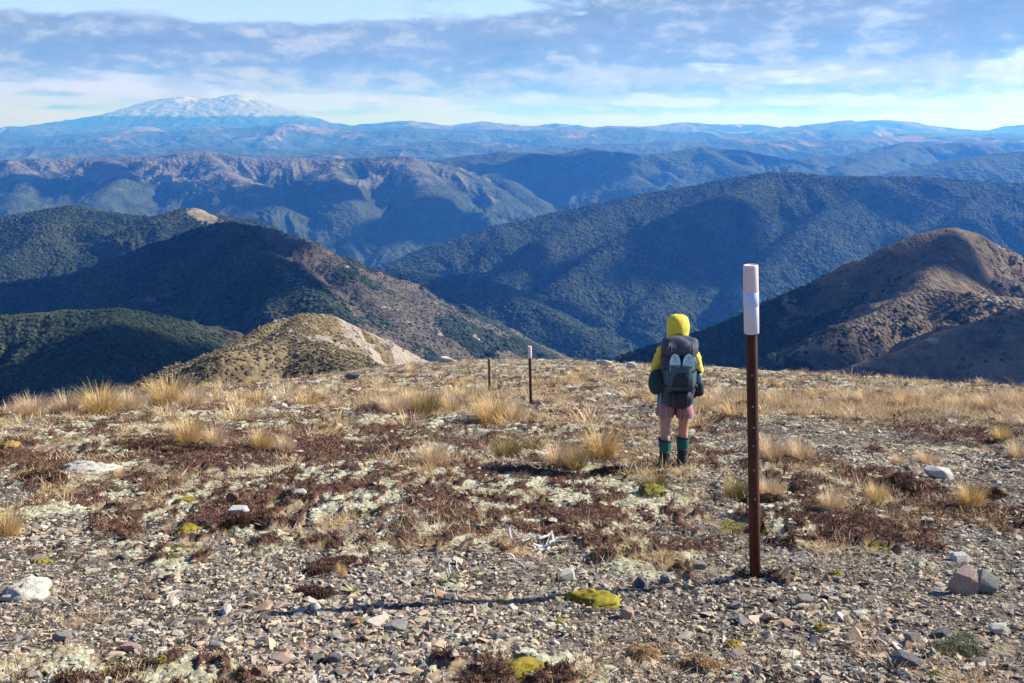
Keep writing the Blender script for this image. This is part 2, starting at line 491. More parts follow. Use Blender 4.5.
    for i in range(rows):
        t = i / (rows - 1)
        z = [1.405, 1.44, 1.48, 1.52, 1.56, 1.60, 1.64, 1.674, 1.700, 1.717, 1.726, 1.729][i]
        prof = [0.135, 0.128, 0.125, 0.130, 0.135, 0.136, 0.133, 0.124, 0.108, 0.084, 0.054, 0.010][i]
        back = [0.09, 0.108, 0.122, 0.132, 0.138, 0.141, 0.138, 0.128, 0.111, 0.086, 0.055, 0.010][i]
        for k in range(n):
            span = 316 if i < 7 else (334 if i == 7 else (350 if i == 8 else 360))
            a = math.radians(-90 - span / 2 + span * k / (n - 1))
            w = 1 + 0.03 * math.sin(a * 5 + t * 7) + 0.02 * math.sin(a * 9 - t * 11) + 0.018 * math.sin(t * 19 + 2 * math.sin(a * 2))
            Vh.append((prof * 0.92 * math.cos(a) * w, 0.018 + back * math.sin(a) * w, z + 0.09 * prof * math.sin(3 * a + 2 * t) * (i < 8)))
    for i in range(rows - 1):
        for k in range(n - 1): Fh.append((i * n + k, i * n + k + 1, (i + 1) * n + k + 1, (i + 1) * n + k))
    hd = mesh_obj('hood', (Vh, Fh), yellow, root)
    so_ = hd.modifiers.new('thick', 'SOLIDIFY'); so_.thickness = 0.006
    su = hd.modifiers.new('sub', 'SUBSURF'); su.levels = 1; su.render_levels = 1
    # --- blue hem, shorts, gaiters, boots ---
    mesh_obj('shirt_hem', loft([(0, 0.0, 0.742, 0.197, 0.143, 2.3), (0, 0.0, 0.755, 0.203, 0.149, 2.3), (0, 0.002, 0.82, 0.195, 0.148, 2.3), (0, 0.004, 0.90, 0.185, 0.14, 2.3), (0, 0.004, 0.93, 0.17, 0.13, 2.3)], 36, False), blue, root, noise=0.012, nscale=11)
    # shorts: waist yoke and two wide legs in one cloth
    nS = 28; Vs = []; Fs = []
    def ring(cx, cy, z, rx, ry, p=2.3):
        i0 = len(Vs)
        for k in range(nS):
            a = 2 * math.pi * k / nS; c, q = math.cos(a), math.sin(a); g_ = (abs(c) ** p + abs(q) ** p) ** (-1 / p)
            Vs.append((cx + rx * c * g_, cy + ry * q * g_, z + 0.006 * math.sin(5 * a + cx * 30)))
        return i0
    def bridge(i0, i1):
        for k in range(nS): Fs.append((i0 + k, i0 + (k + 1) % nS, i1 + (k + 1) % nS, i1 + k))
    r0 = ring(0, 0, 0.90, 0.165, 0.12); r1 = ring(0, 0, 0.80, 0.180, 0.132); r2 = ring(0, 0, 0.735, 0.190, 0.135); r3 = ring(0, 0, 0.715, 0.186, 0.128)
    bridge(r0, r1); bridge(r1, r2); bridge(r2, r3); Fs.append(tuple(range(r3, r3 + nS)))
    for s in (-1, 1):
        q = [ring(s * 0.098, 0.0, 0.76, 0.085, 0.115), ring(s * 0.100, 0.0, 0.70, 0.096, 0.124), ring(s * 0.106, 0.0, 0.64, 0.104, 0.122), ring(s * 0.108, 0.002, 0.592, 0.107, 0.120)]
        for a_, b_ in zip(q[:-1], q[1:]): bridge(a_, b_)
        Fs.append(tuple(range(q[0], q[0] + nS)))
    mesh_obj('shorts', (Vs, Fs), mauve, root, noise=0.018, nscale=13, seed=30)
    for s in (-1, 1):
        oy = -0.01 + 0.055 * s
        mesh_obj('gaiter', loft([(s * 0.104, oy, 0.115, 0.062, 0.066, 2), (s * 0.104, oy, 0.14, 0.056, 0.06, 2), (s * 0.104, oy, 0.20, 0.060, 0.064, 2), (s * 0.104, oy, 0.27, 0.070, 0.074, 2), (s * 0.104, oy, 0.312, 0.073, 0.077, 2), (s * 0.104, oy, 0.32, 0.07, 0.073, 2)], 20, False), teal, root, noise=0.008, nscale=16, seed=s + 3)
        cuff = mesh_obj('gaiter_cuff', loft([(s * 0.104, oy, 0.314, 0.072, 0.076, 2), (s * 0.104, oy, 0.318, 0.078, 0.082, 2), (s * 0.104, oy, 0.338, 0.078, 0.082, 2), (s * 0.104, oy, 0.342, 0.072, 0.076, 2)], 20, False), boot_m, root)
        fy = oy
        bt = mesh_obj('boot', loft([(s * 0.108, fy + 0.045, 0.03, 0.052, 0.142, 2.6), (s * 0.108, fy + 0.045, 0.05, 0.054, 0.142, 2.6), (s * 0.107, fy + 0.035, 0.08, 0.052, 0.125, 2.4), (s * 0.106, fy + 0.01, 0.11, 0.050, 0.085, 2.2), (s * 0.105, fy - 0.005, 0.15, 0.055, 0.066, 2), (s * 0.104, fy - 0.002, 0.185, 0.060, 0.066, 2), (s * 0.104, fy, 0.20, 0.062, 0.067, 2)], 22), boot_m, root, noise=0.004, nscale=30)
        mesh_obj('boot_sole', loft([(s * 0.108, fy + 0.045, 0.0, 0.052, 0.142, 2.8), (s * 0.108, fy + 0.045, 0.006, 0.056, 0.148, 2.8), (s * 0.108, fy + 0.045, 0.026, 0.057, 0.149, 2.8), (s * 0.108, fy + 0.045, 0.034, 0.053, 0.144, 2.8)], 22), sole_m, root)

    # --- backpack: a thing of its own, worn on the back ---
    slate = fabric('slate pack cloth', (0.060, 0.070, 0.098), 0.3, 90, 0.75, 0.5, 10.0, 0.3)
    black = fabric('black pack cloth', (0.028, 0.032, 0.042), 0.4, 90, 0.75, 0.5, 10.0, 0.3)
    dteal = fabric('dark teal stretch pocket', (0.05, 0.105, 0.135), 0.3, 90, 0.75, 0.5, 12.0, 0.3)
    webbing = fabric('grey webbing', (0.06, 0.065, 0.075), 0.2, 200, 0.7, 0.2, 40.0)
    pale = fabric('pale webbing', (0.36, 0.33, 0.36), 0.2, 200, 0.8, 0.2, 40.0)
    bp = empty('backpack', (0, 0, 0))
    tag(bp, 'large dark slate and teal backpack worn by the hiker in yellow', 'backpack')
    mesh_obj('pack_body', loft([(0, -0.24, 0.76, 0.10, 0.07, 2.6), (0, -0.25, 0.785, 0.150, 0.105, 2.8), (0, -0.255, 0.86, 0.170, 0.12, 3), (0, -0.255, 1.0, 0.178, 0.125, 3), (0, -0.25, 1.15, 0.185, 0.12, 3), (0, -0.245, 1.28, 0.19, 0.115, 3), (0, -0.24, 1.36, 0.185, 0.11, 3)], 32), slate, bp, sub=2, noise=0.03, nscale=8)
    lid = mesh_obj('pack_lid', loft([(0, -0.25, 1.335, 0.188, 0.125, 3), (0, -0.255, 1.355, 0.198, 0.155, 3), (0.003, -0.25, 1.41, 0.202, 0.158, 3), (0.003, -0.24, 1.47, 0.188, 0.145, 2.8), (0, -0.23, 1.515, 0.16, 0.115, 2.6), (0, -0.22, 1.54, 0.09, 0.07, 2.2)], 32), slate, bp, sub=2, noise=0.04, nscale=8, seed=4)
    mesh_obj('lid_strap', strip([(-0.205, -0.34, 1.33), (-0.2, -0.385, 1.38), (-0.15, -0.40, 1.43), (-0.12, -0.36, 1.49)], 0.02, 0.004, (1, 0.4, 0)), webbing, bp)
    fp = mesh_obj('front_pocket', loft([(0, -0.35, 0.985, 0.11, 0.05, 2.5), (0, -0.365, 1.005, 0.150, 0.075, 2.6), (0, -0.375, 1.08, 0.16, 0.085, 2.6), (0, -0.375, 1.16, 0.155, 0.095, 2.6), (0, -0.38, 1.225, 0.15, 0.105, 2.5), (0, -0.385, 1.262, 0.142, 0.105, 2.4), (0, -0.385, 1.268, 0.125, 0.09, 2.3)], 28), dteal, bp, sub=2, noise=0.025, nscale=11, seed=8)
    mesh_obj('pocket_panel', loft([(0, -0.452, 1.03, 0.085, 0.012, 2.5), (0, -0.458, 1.06, 0.09, 0.014, 2.5), (0, -0.462, 1.14, 0.085, 0.014, 2.5), (0, -0.466, 1.19, 0.06, 0.012, 2.5)], 20), black, fp)
    mesh_obj('bottom_pocket', loft([(0, -0.33, 0.785, 0.10, 0.07, 2.5), (0, -0.345, 0.80, 0.125, 0.09, 2.6), (0, -0.35, 0.87, 0.135, 0.098, 2.8), (0, -0.345, 0.945, 0.13, 0.09, 2.8), (0, -0.335, 0.97, 0.10, 0.07, 2.5)], 26), black, bp, sub=2, noise=0.025, nscale=11, seed=12)
    for s in (-1, 1):
        mesh_obj('compression_strap', strip([(s * 0.19, -0.22, 1.02), (s * 0.19, -0.31, 1.025), (s * 0.15, -0.40, 1.03), (s * 0.11, -0.458, 1.035)], 0.018, 0.004, (0, 0, 1)), webbing, bp)
        mesh_obj('compression_strap', strip([(s * 0.19, -0.22, 1.25), (s * 0.195, -0.31, 1.24), (s * 0.15, -0.41, 1.22), (s * 0.11, -0.446, 1.19)], 0.018, 0.004, (0, 0, 1)), webbing, bp)
        mesh_obj('bottom_strap', strip([(s * 0.075, -0.40, 0.975), (s * 0.075, -0.448, 0.93), (s * 0.073, -0.452, 0.86), (s * 0.07, -0.42, 0.80), (s * 0.07, -0.36, 0.772)], 0.016, 0.004), webbing, bp)
        mesh_obj('hip_belt', loft([(s * 0.155, -0.06, 0.845, 0.045, 0.15, 3), (s * 0.165, -0.06, 0.86, 0.052, 0.16, 3), (s * 0.165, -0.06, 0.93, 0.052, 0.16, 3), (s * 0.155, -0.06, 0.945, 0.045, 0.15, 3)], 20), black, bp)
        mesh_obj('shoulder_strap', strip([(s * 0.10, -0.16, 1.36), (s * 0.105, -0.07, 1.455), (s * 0.115, 0.03, 1.462), (s * 0.125, 0.12, 1.38), (s * 0.135, 0.145, 1.24), (s * 0.15, 0.12, 1.08), (s * 0.165, 0.04, 0.98), (s * 0.16, -0.1, 0.92)], 0.055, 0.014), black, bp)
    mesh_obj('side_pouch', loft([(-0.215, -0.20, 0.89, 0.045, 0.06, 2.3), (-0.222, -0.21, 0.915, 0.085, 0.09, 2.5), (-0.225, -0.21, 1.0, 0.098, 0.10, 2.6), (-0.222, -0.21, 1.09, 0.09, 0.095, 2.5), (-0.225, -0.21, 1.15, 0.06, 0.07, 2.3), (-0.215, -0.21, 1.17, 0.03, 0.04, 2.0)], 24), fabric('dark blue pouch', (0.018, 0.045, 0.062), 0.3, 90, 0.7, 0.5, 12.0), bp, sub=1, noise=0.02, nscale=11, seed=20)
    mesh_obj('bottle_pocket', loft([(0.205, -0.24, 0.89, 0.04, 0.05, 2.2), (0.212, -0.245, 0.91, 0.058, 0.064, 2.4), (0.212, -0.245, 1.02, 0.058, 0.064, 2.4), (0.21, -0.245, 1.05, 0.052, 0.058, 2.2)], 20), black, bp)
    for s in (-1, 1):
        for zz in (1.028, 1.215):
            mesh_obj('buckle', loft([(s * 0.165, -0.388, zz - 0.013, 0.018, 0.012, 3), (s * 0.165, -0.388, zz + 0.013, 0.018, 0.012, 3)], 12), black, bp)
        mesh_obj('lid_buckle', loft([(s * 0.11, -0.412, 1.325, 0.016, 0.008, 3), (s * 0.11, -0.412, 1.36, 0.016, 0.008, 3)], 12), black, bp)
        mesh_obj('lid_strap', strip([(s * 0.11, -0.37, 1.49), (s * 0.11, -0.412, 1.43), (s * 0.11, -0.412, 1.35), (s * 0.11, -0.40, 1.28), (s * 0.112, -0.385, 1.22)], 0.018, 0.004), webbing, bp)
    mesh_obj('haul_loop', tube([(-0.035, -0.16, 1.50), (-0.03, -0.155, 1.545), (0.03, -0.155, 1.545), (0.035, -0.16, 1.50)], 0.006), black, bp)
    mesh_obj('pocket_hem', tube([(-0.135, -0.40, 1.262), (-0.1, -0.462, 1.262), (0, -0.488, 1.258), (0.1, -0.462, 1.262), (0.135, -0.40, 1.262)], 0.007), black, bp)
    mesh_obj('dangling_strap', strip([(-0.19, -0.30, 0.93), (-0.2, -0.315, 0.84), (-0.195, -0.31, 0.74), (-0.205, -0.315, 0.66)], 0.018, 0.004), pale, bp)
    mesh_obj('dangling_strap', strip([(-0.135, -0.36, 0.80), (-0.14, -0.37, 0.72), (-0.125, -0.365, 0.64)], 0.014, 0.004), pale, bp)
    mesh_obj('dangling_strap', strip([(0.03, -0.42, 0.80), (0.035, -0.425, 0.72), (0.02, -0.42, 0.65)], 0.012, 0.004), webbing, bp)
    bt = empty('water_bottle'); tag(bt, 'grey blue water bottle in the right side pocket of the backpack', 'bottle')
    bb = mesh_obj('bottle_body', loft([(0.212, -0.245, 0.93, 0.036, 0.036, 2), (0.212, -0.245, 1.08, 0.038, 0.038, 2), (0.212, -0.245, 1.12, 0.034, 0.034, 2), (0.212, -0.245, 1.14, 0.02, 0.02, 2)], 18), fabric('bottle plastic', (0.12, 0.22, 0.28), 0.15, 60, 0.35, 0.0, 5, 0.5), bt)
    mesh_obj('bottle_cap', loft([(0.212, -0.245, 1.138, 0.022, 0.022, 2), (0.212, -0.245, 1.17, 0.022, 0.022, 2)], 16), black, bt)
    # --- the pair of camp shoes strapped on: heels up, soles outward ---
    pale_sole = fabric('pale blue shoe sole', (0.60, 0.78, 0.84), 0.15, 80, 0.7, 0.3, 40.0)
    tread = fabric('blue grey tread', (0.15, 0.29, 0.36), 0.2, 80, 0.8, 0.2, 30.0)
    upper = fabric('pale shoe upper', (0.30, 0.45, 0.50), 0.2, 80, 0.8, 0.4, 30.0)
    shoes = []
    for s, lab in ((-1, 'left camp shoe with pale blue sole tucked heel up in the backpack pocket'), (1, 'right camp shoe with pale blue sole tucked heel up in the backpack pocket')):
        sh = empty('camp_shoe', (s * 0.066, -0.428, 1.262), (R(-8), R(s * 4 + 3), 0)); sh.scale = (1.05, 0.9, 0.92); tag(sh, lab, 'shoe', 'camp shoes on the backpack')
        out = []
        for k in range(24):
            a = 2 * math.pi * k / 24; c, q = math.cos(a), math.sin(a)
            wv = 0.056 - 0.004 * math.exp(-((q + 0.2) / 0.45) ** 2)
            out.append((wv * c * (abs(c) ** -0.15 if abs(c) > 1e-3 else 1), 0.135 * q))
        def plate(y0, y1, sc): return [(x_ * sc, y0, z_ * sc) for x_, z_ in out] + [(x_ * sc, y1, z_ * sc) for x_, z_ in out]
        F_ = [(k, (k + 1) % 24, 24 + (k + 1) % 24, 24 + k) for k in range(24)] + [tuple(range(24)), tuple(range(47, 23, -1))]
        mesh_obj('sole', (plate(-0.012, 0.014, 1.0), F_), pale_sole, sh, smooth=False)
        mesh_obj('upper', loft([(0, 0.045, -0.12, 0.045, 0.03, 2.2), (0, 0.05, -0.06, 0.05, 0.045, 2.2), (0, 0.045, 0.03, 0.046, 0.036, 2.2), (0, 0.04, 0.1, 0.045, 0.028, 2.2), (0, 0.035, 0.125, 0.03, 0.02, 2.2)], 18), upper, sh)
        for zz, ww in ((0.11, 0.012), (0.09, 0.026), (0.072, 0.014), (0.05, 0.03)):
            mesh_obj('tread_bar', tube([(-ww, -0.013, zz), (-ww * 0.3, -0.013, zz + 0.006), (ww * 0.3, -0.013, zz - 0.004), (ww, -0.013, zz + 0.002)], 0.0035, 6), tread, sh)
        shoes.append(sh)
    return root, bp, bt, shoes
HIK = build_hiker()

# ------------------------------------------------------------------ near ground
def tdep(py):
    d = ray(512, py); return -d[2] / d[1]
BROW_PX = np.array([-500, -200, 0, 60, 130, 200, 300, 360, 420, 480, 560, 640, 700, 800, 900, 1024, 1250, 1500], float)
BROW_PY = np.array([440, 428, 415, 408, 398, 390, 379, 371, 364, 360, 361, 365, 368, 374, 381, 389, 402, 415], float)
BROW_Y = np.array([20, 22, 24, 25, 28, 36, 52, 64, 76, 84, 80, 72, 66, 58, 52, 46, 40, 36], float)
BROW_T = np.array([tdep(p) for p in BROW_PY])

def tprofile(px, y):
    """drop / distance of the smooth ground, per azimuth"""
    yb = np.interp(px, BROW_PX, BROW_Y); te = np.interp(px, BROW_PX, BROW_T)
    one = np.ones_like(yb)
    kx = [math.log(5.4) * one, math.log(10.4) * one, np.log(yb), np.log(yb * 1.45), np.log(yb * 3.2)]
    kt = [.4778 * one, .351 * one, te, te + 0.05, te + 0.32]
    n = 5
    dl = [(kt[i + 1] - kt[i]) / (kx[i + 1] - kx[i]) for i in range(n - 1)]
    m = [-.27 * one] + [np.where(dl[i - 1] * dl[i] > 0, 2 * dl[i - 1] * dl[i] / (dl[i - 1] + dl[i] + 1e-12), 0) for i in range(1, n - 1)] + [dl[-1]]
    ly = np.log(np.maximum(y, 0.2))
    out = 1.6 / np.maximum(y, 0.2) + .1815
    for i in range(n - 1):
        hh = kx[i + 1] - kx[i]; t = (ly - kx[i]) / hh
        t1 = np.clip(t, 0, 1)
        v = (2 * t1**3 - 3 * t1**2 + 1) * kt[i] + (t1**3 - 2 * t1**2 + t1) * hh * m[i] + (-2 * t1**3 + 3 * t1**2) * kt[i + 1] + (t1**3 - t1**2) * hh * m[i + 1]
        sel = (t >= 0) if i == n - 2 else ((t >= 0) & (t < 1))
        out = np.where(sel, v, out)
    over = np.maximum(0, ly - kx[-1])
    return out + over * 0.25

def base_z(x, y):
    px = 512 + 968 * x / np.maximum(y, 0.3)
    return -tprofile(px, y) * y

def blobs(x, y, lst):
    s = np.zeros_like(x)
    for cx, cy, rx, ry, a in lst: s = s + a * np.exp(-((x - cx) / rx) ** 2 - ((y - cy) / ry) ** 2)
    return s

def flat_at(px, py):
    """where the sight line through a pixel meets the smooth ground"""
    d = ray(px, py); a = d[0] / d[1]; td = -d[2] / d[1]
    ys = np.exp(np.linspace(math.log(2.0), math.log(120.0), 3000))
    T = tprofile(np.full_like(ys, 512 + 968 * a), ys)
    k = np.nonzero(T <= td)[0]
    y = ys[k[0]] if len(k) else ys[np.argmin(T)]
    return a * y, y

def pblobs(lst):
    out = []
    for px, py, wx, wy, amp in lst:
        x, y = flat_at(px, py); x2, y2 = flat_at(px, py - wy); x3, y3 = flat_at(px, py + wy)
        out.append((x, y, wx * y / 968, max(0.2, (y2 - y3) / 2), amp))
    return out

GRAV_B = pblobs([(100, 525, 140, 24, 0.30), (30, 545, 120, 25, 0.25), (300, 625, 330, 36, 0.35), (830, 440, 85, 24, 0.75), (960, 480, 70, 20, 0.35), (400, 520, 90, 16, 0.25), (830, 590, 220, 28, 0.3), (690, 395, 20, 40, 0.0), (620, 405, 34, 10, 0.45), (850, 660, 250, 24, 0.05),
                 (560, 660, 110, 24, -0.25), (560, 600, 60, 18, -0.2), (560, 500, 110, 26, -0.45), (850, 530, 180, 20, -0.3), (330, 560, 90, 14, -0.28), (300, 470, 160, 26, -0.35), (80, 440, 150, 26, -0.4), (60, 550, 60, 8, -0.25), (700, 640, 60, 22, -0.15)])
MAT_B = pblobs([(280, 455, 110, 14, 0.35), (90, 462, 110, 12, 0.4), (400, 445, 80, 14, 0.3), (330, 570, 70, 16, 0.4), (570, 460, 60, 10, 0.3), (890, 482, 55, 10, 0.5), (960, 435, 70, 22, 0.5), (850, 525, 140, 20, 0.35), (540, 520, 120, 26, 0.12),
                (230, 520, 50, 14, 0.5), (40, 552, 60, 8, 0.45), (710, 545, 90, 12, 0.3), (760, 435, 60, 12, 0.2), (430, 410, 60, 10, 0.2), (600, 640, 50, 20, 0.15)])
LICH_B = pblobs([(110, 425, 110, 10, 0.45), (350, 485, 60, 9, 0.5), (440, 495, 60, 9, 0.45), (390, 480, 120, 14, 0.2), (300, 470, 60, 8, 0.3), (560, 500, 110, 20, 0.3), (600, 480, 90, 12, 0.3), (690, 490, 80, 20, 0.12), (420, 430, 40, 6, 0.3), (80, 468, 40, 8, 0.4), (780, 500, 120, 14, 0.12), (930, 520, 60, 14, 0.1)])
STRAW_B = pblobs([(860, 408, 190, 8, 0.9), (960, 400, 90, 8, 0.6), (720, 402, 60, 8, 0.7), (450, 400, 110, 9, 0.5), (560, 385, 90, 8, 0.3), (330, 395, 80, 10, 0.3), (100, 410, 110, 8, 0.4), (700, 480, 60, 14, 0.3), (620, 470, 50, 10, 0.3), (690, 662, 90, 18, 0.35), (330, 470, 100, 14, 0.1)])

def covers(x, y):
    """shares of gravel, dark creeping shrub, pale lichen, straw, moss at a place"""
    ex = x; ey = y
    wob = fbm(x * 0.9, y * 0.5, 3, 801) * 0.5
    n1 = fbm(x * 0.75 + wob, y * 0.5 - wob, 5, 802, 0.6)
    n2 = fbm(x * 1.3 + wob, y * 0.8 + 7, 5, 803, 0.6)
    n3 = fbm(x * 1.6 - wob, y * 1.0 + 3, 5, 804, 0.6)
    n4 = fbm(x * 0.8 + 31, y * 0.55, 4, 805, 0.6)
    near = sstep(8.2, 4.8, y)
    grav = sstep(-0.12, 0.16, n1 + 0.26 * near - 0.13 + blobs(x, y, GRAV_B))
    fine = fbm(x * 6.0, y * 3.6, 3, 807)
    mat = sstep(0.0, 0.2, n2 - 0.03 + 0.8 * fine - 0.10 * sstep(14, 40, y) + blobs(x, y, MAT_B) + 0.02 * near)
    lich = sstep(0.03, 0.22, n3 - 0.02 - 0.4 * fine + blobs(x, y, LICH_B) - 0.04 * near)
    straw = sstep(0.0, 0.35, n4 - 0.05 - 0.02 * sstep(12, 36, y) + blobs(x, y, STRAW_B))
    moss = sstep(0.3, 0.5, fbm(x * 2.2 + 5, y * 1.6, 4, 806, 0.6))
    veg = 1 - grav
    mat = mat * np.clip(veg + 0.25 * (blobs(x, y, MAT_B) > 0.2), 0, 1)
    lich = lich * (1 - 0.8 * mat) * (0.25 + 0.75 * veg)
    straw = straw * (1 - 0.8 * mat) * (1 - 0.5 * lich) * (0.15 + 0.85 * veg)
    moss = moss * veg * (1 - lich)
    return grav, mat, lich, straw, moss

def ground_z(x, y):
    x = np.asarray(x, float); y = np.asarray(y, float)
    z = base_z(x, y)
    far = np.clip(y / 12.0, 0.5, 3.0)
    g, m, l, s, mo = covers(x, y)
    z = z + fbm(x * 0.35, y * 0.35, 3, 811) * 0.09 * np.clip(y / 9.0, 0.35, 2.2) + fbm(x * 1.7, y * 1.7, 4, 812) * 0.028 * np.clip(y / 8.0, 0.6, 2.0)
    z = z + m * (0.05 + 0.03 * fbm(x * 9, y * 9, 2, 813)) + l * 0.03 + s * 0.02 + 0.01 * fbm(x * 14, y * 14, 2, 814)
    return z

def gz(x, y):
    return float(ground_z(np.array([x]), np.array([y]))[0])

def on_ground(px, py):
    """world point of the ground under a pixel"""
    d = ray(px, py)
    ys = np.exp(np.linspace(math.log(2.5), math.log(110.0), 1600))
    x = d[0] / d[1] * ys; zr = d[2] / d[1] * ys
    zg = ground_z(x, ys)
    k = np.nonzero(zr <= zg)[0]
    k = k[0] if len(k) else int(np.argmin(zr - zg))
    return float(x[k]), float(ys[k]), float(zg[k])

def build_ground():
    na, ny = 620, 760
    u = np.linspace(-1, 1, na); a = 0.64 * u + 0.30 * u ** 5
    y = np.exp(np.linspace(math.log(1.0), math.log(330.0), ny))
    Y, Am = np.meshgrid(y, a, indexing='ij'); X = Am * Y
    Z = ground_z(X, Y)
    g, m, l, s, mo = covers(X, Y)
    me = np_mesh('ground', np.stack([X, Y, Z], -1).reshape(-1, 3), grid_faces(ny, na), True,
                 {'gravel': g.ravel(), 'shrub': m.ravel(), 'lichen': l.ravel(), 'straw': s.ravel(), 'moss': mo.ravel()})
    mt, nt, b = new_mat('alpine ground', 0.95, 0.1)
    pos = nt.n('ShaderNodeNewGeometry').outputs['Position']
    nf = nt.noise(pos, 22.0, 5, 0.65); nm = nt.noise(pos, 5.0, 5, 0.65); nl = nt.noise(pos, 1.1, 4, 0.6)
    vo = nt.n('ShaderNodeTexVoronoi'); vo.inputs['Scale'].default_value = 24.0; nt.t.links.new(pos, vo.inputs['Vector'])
    vo2 = nt.n('ShaderNodeTexVoronoi'); vo2.inputs['Scale'].default_value = 7.0; nt.t.links.new(pos, vo2.inputs['Vector'])
    sep = nt.n('ShaderNodeSeparateColor'); nt.t.links.new(vo.outputs['Color'], sep.inputs[0])
    stone = nt.ramp(sep.outputs[0], [(0.0, (0.05, 0.046, 0.042)), (0.4, (0.12, 0.108, 0.095)), (0.7, (0.22, 0.19, 0.155)), (0.88, (0.36, 0.32, 0.27)), (1.0, (0.24, 0.24, 0.245))])
    shaded_soil = nt.ramp(nf, [(0.3, (0.045, 0.036, 0.028)), (0.7, (0.115, 0.092, 0.068))])  # soil, darkened so its colour carries the shade between the stones
    gcol = nt.mix(nt.step(nm, 0.38, 0.6), shaded_soil, stone)
    earth = nt.ramp(nt.math('MULTIPLY_ADD', nf, 0.5, nt.math('MULTIPLY', nm, 0.5)), [(0.3, (0.13, 0.095, 0.062)), (0.5, (0.25, 0.20, 0.135)), (0.7, (0.38, 0.32, 0.23))])
    shr = nt.ramp(nf, [(0.3, (0.06, 0.032, 0.028)), (0.55, (0.12, 0.064, 0.05)), (0.75, (0.21, 0.125, 0.09))])
    lic = nt.ramp(nf, [(0.3, (0.24, 0.225, 0.15)), (0.55, (0.42, 0.41, 0.30)), (0.75, (0.56, 0.55, 0.45))])
    stw = nt.ramp(nf, [(0.3, (0.17, 0.12, 0.06)), (0.55, (0.33, 0.245, 0.125)), (0.8, (0.46, 0.36, 0.21))])
    mos = nt.ramp(nf, [(0.3, (0.07, 0.065, 0.018)), (0.7, (0.19, 0.165, 0.04))])
    jag = nt.math('MULTIPLY', nt.math('SUBTRACT', nf, 0.5), 0.9)
    def w(n): return nt.step(nt.math('ADD', nt.attr(n), jag), 0.3, 0.7)
    c = nt.mix(w('gravel'), earth, gcol)
    c = nt.mix(w('straw'), c, stw); c = nt.mix(w('lichen'), c, lic); c = nt.mix(w('moss'), c, mos); c = nt.mix(w('shrub'), c, shr)
    nt.val(b.inputs['Base Color'], c)
    hgt = nt.math('ADD', nt.math('MULTIPLY', vo.outputs['Distance'], -0.6), nt.math('MULTIPLY_ADD', vo2.outputs['Distance'], -1.2, nt.math('MULTIPLY', nf, 1.0)))
    nt.val(b.inputs['Normal'], nt.bump(hgt, 0.7, 0.05))
    tag(link('ground', me, mt), kind='structure')
build_ground()

# ---- sampling helper: points spread evenly over the picture-facing ground, thinned with distance
def spread(n, y0, y1, p=1.0, amax=0.60):
    """density per m2 falls as y**-(1+p)"""
    u = RNG.uniform(0, 1, n)
    if abs(p - 1) < 1e-6: y = y0 * (y1 / y0) ** u
    else: y = (y0 ** (1 - p) + u * (y1 ** (1 - p) - y0 ** (1 - p))) ** (1 / (1 - p))
    x = RNG.uniform(-amax, amax, n) * y
    return x, y

def slope_rot(x, y):
    e = 0.05
    z = ground_z(x, y); zx = (ground_z(x + e, y) - z) / e; zy = (ground_z(x, y + e) - z) / e
    return z, zx, zy

def chips(n, seed):
    r = np.random.default_rng(seed); out = []
    for _ in range(n):
        k = r.integers(9, 14)
        p = r.normal(0, 1, (k, 3)); p /= np.linalg.norm(p, axis=1, keepdims=True)
        p *= r.uniform(0.75, 1.1, (k, 1)); p = np.sign(p) * np.abs(p) ** 0.8
        p *= np.array([1.0, r.uniform(0.55, 0.95), r.uniform(0.28, 0.6)])
        bm = bmesh.new()
        for q in p: bm.verts.new(q)
        res = bmesh.ops.convex_hull(bm, input=bm.verts)
        dead = [g for g in res['geom_interior'] if isinstance(g, bmesh.types.BMVert)]
        if dead: bmesh.ops.delete(bm, geom=dead, context='VERTS')
        bmesh.ops.triangulate(bm, faces=bm.faces)
        bm.verts.index_update()
        v = np.array([q.co[:] for q in bm.verts]); f = np.array([[q.index for q in fc.verts] for fc in bm.faces]); bm.free()
        out.append((v, f))
    return out

STONE_STOPS = [(0.0, (0.065, 0.056, 0.049)), (0.13, (0.165, 0.146, 0.127)), (0.3, (0.295, 0.268, 0.232)), (0.5, (0.42, 0.363, 0.285)), (0.66, (0.49, 0.38, 0.266)), (0.77, (0.39, 0.268, 0.178)), (0.83, (0.23, 0.138, 0.090)), (0.9, (0.54, 0.485, 0.405)), (1.0, (0.325, 0.31, 0.29))]
stone_mat = tint_mat('greywacke chips', STONE_STOPS, rough=0.85, spec=0.25, grain=70.0, grain_amt=0.3)

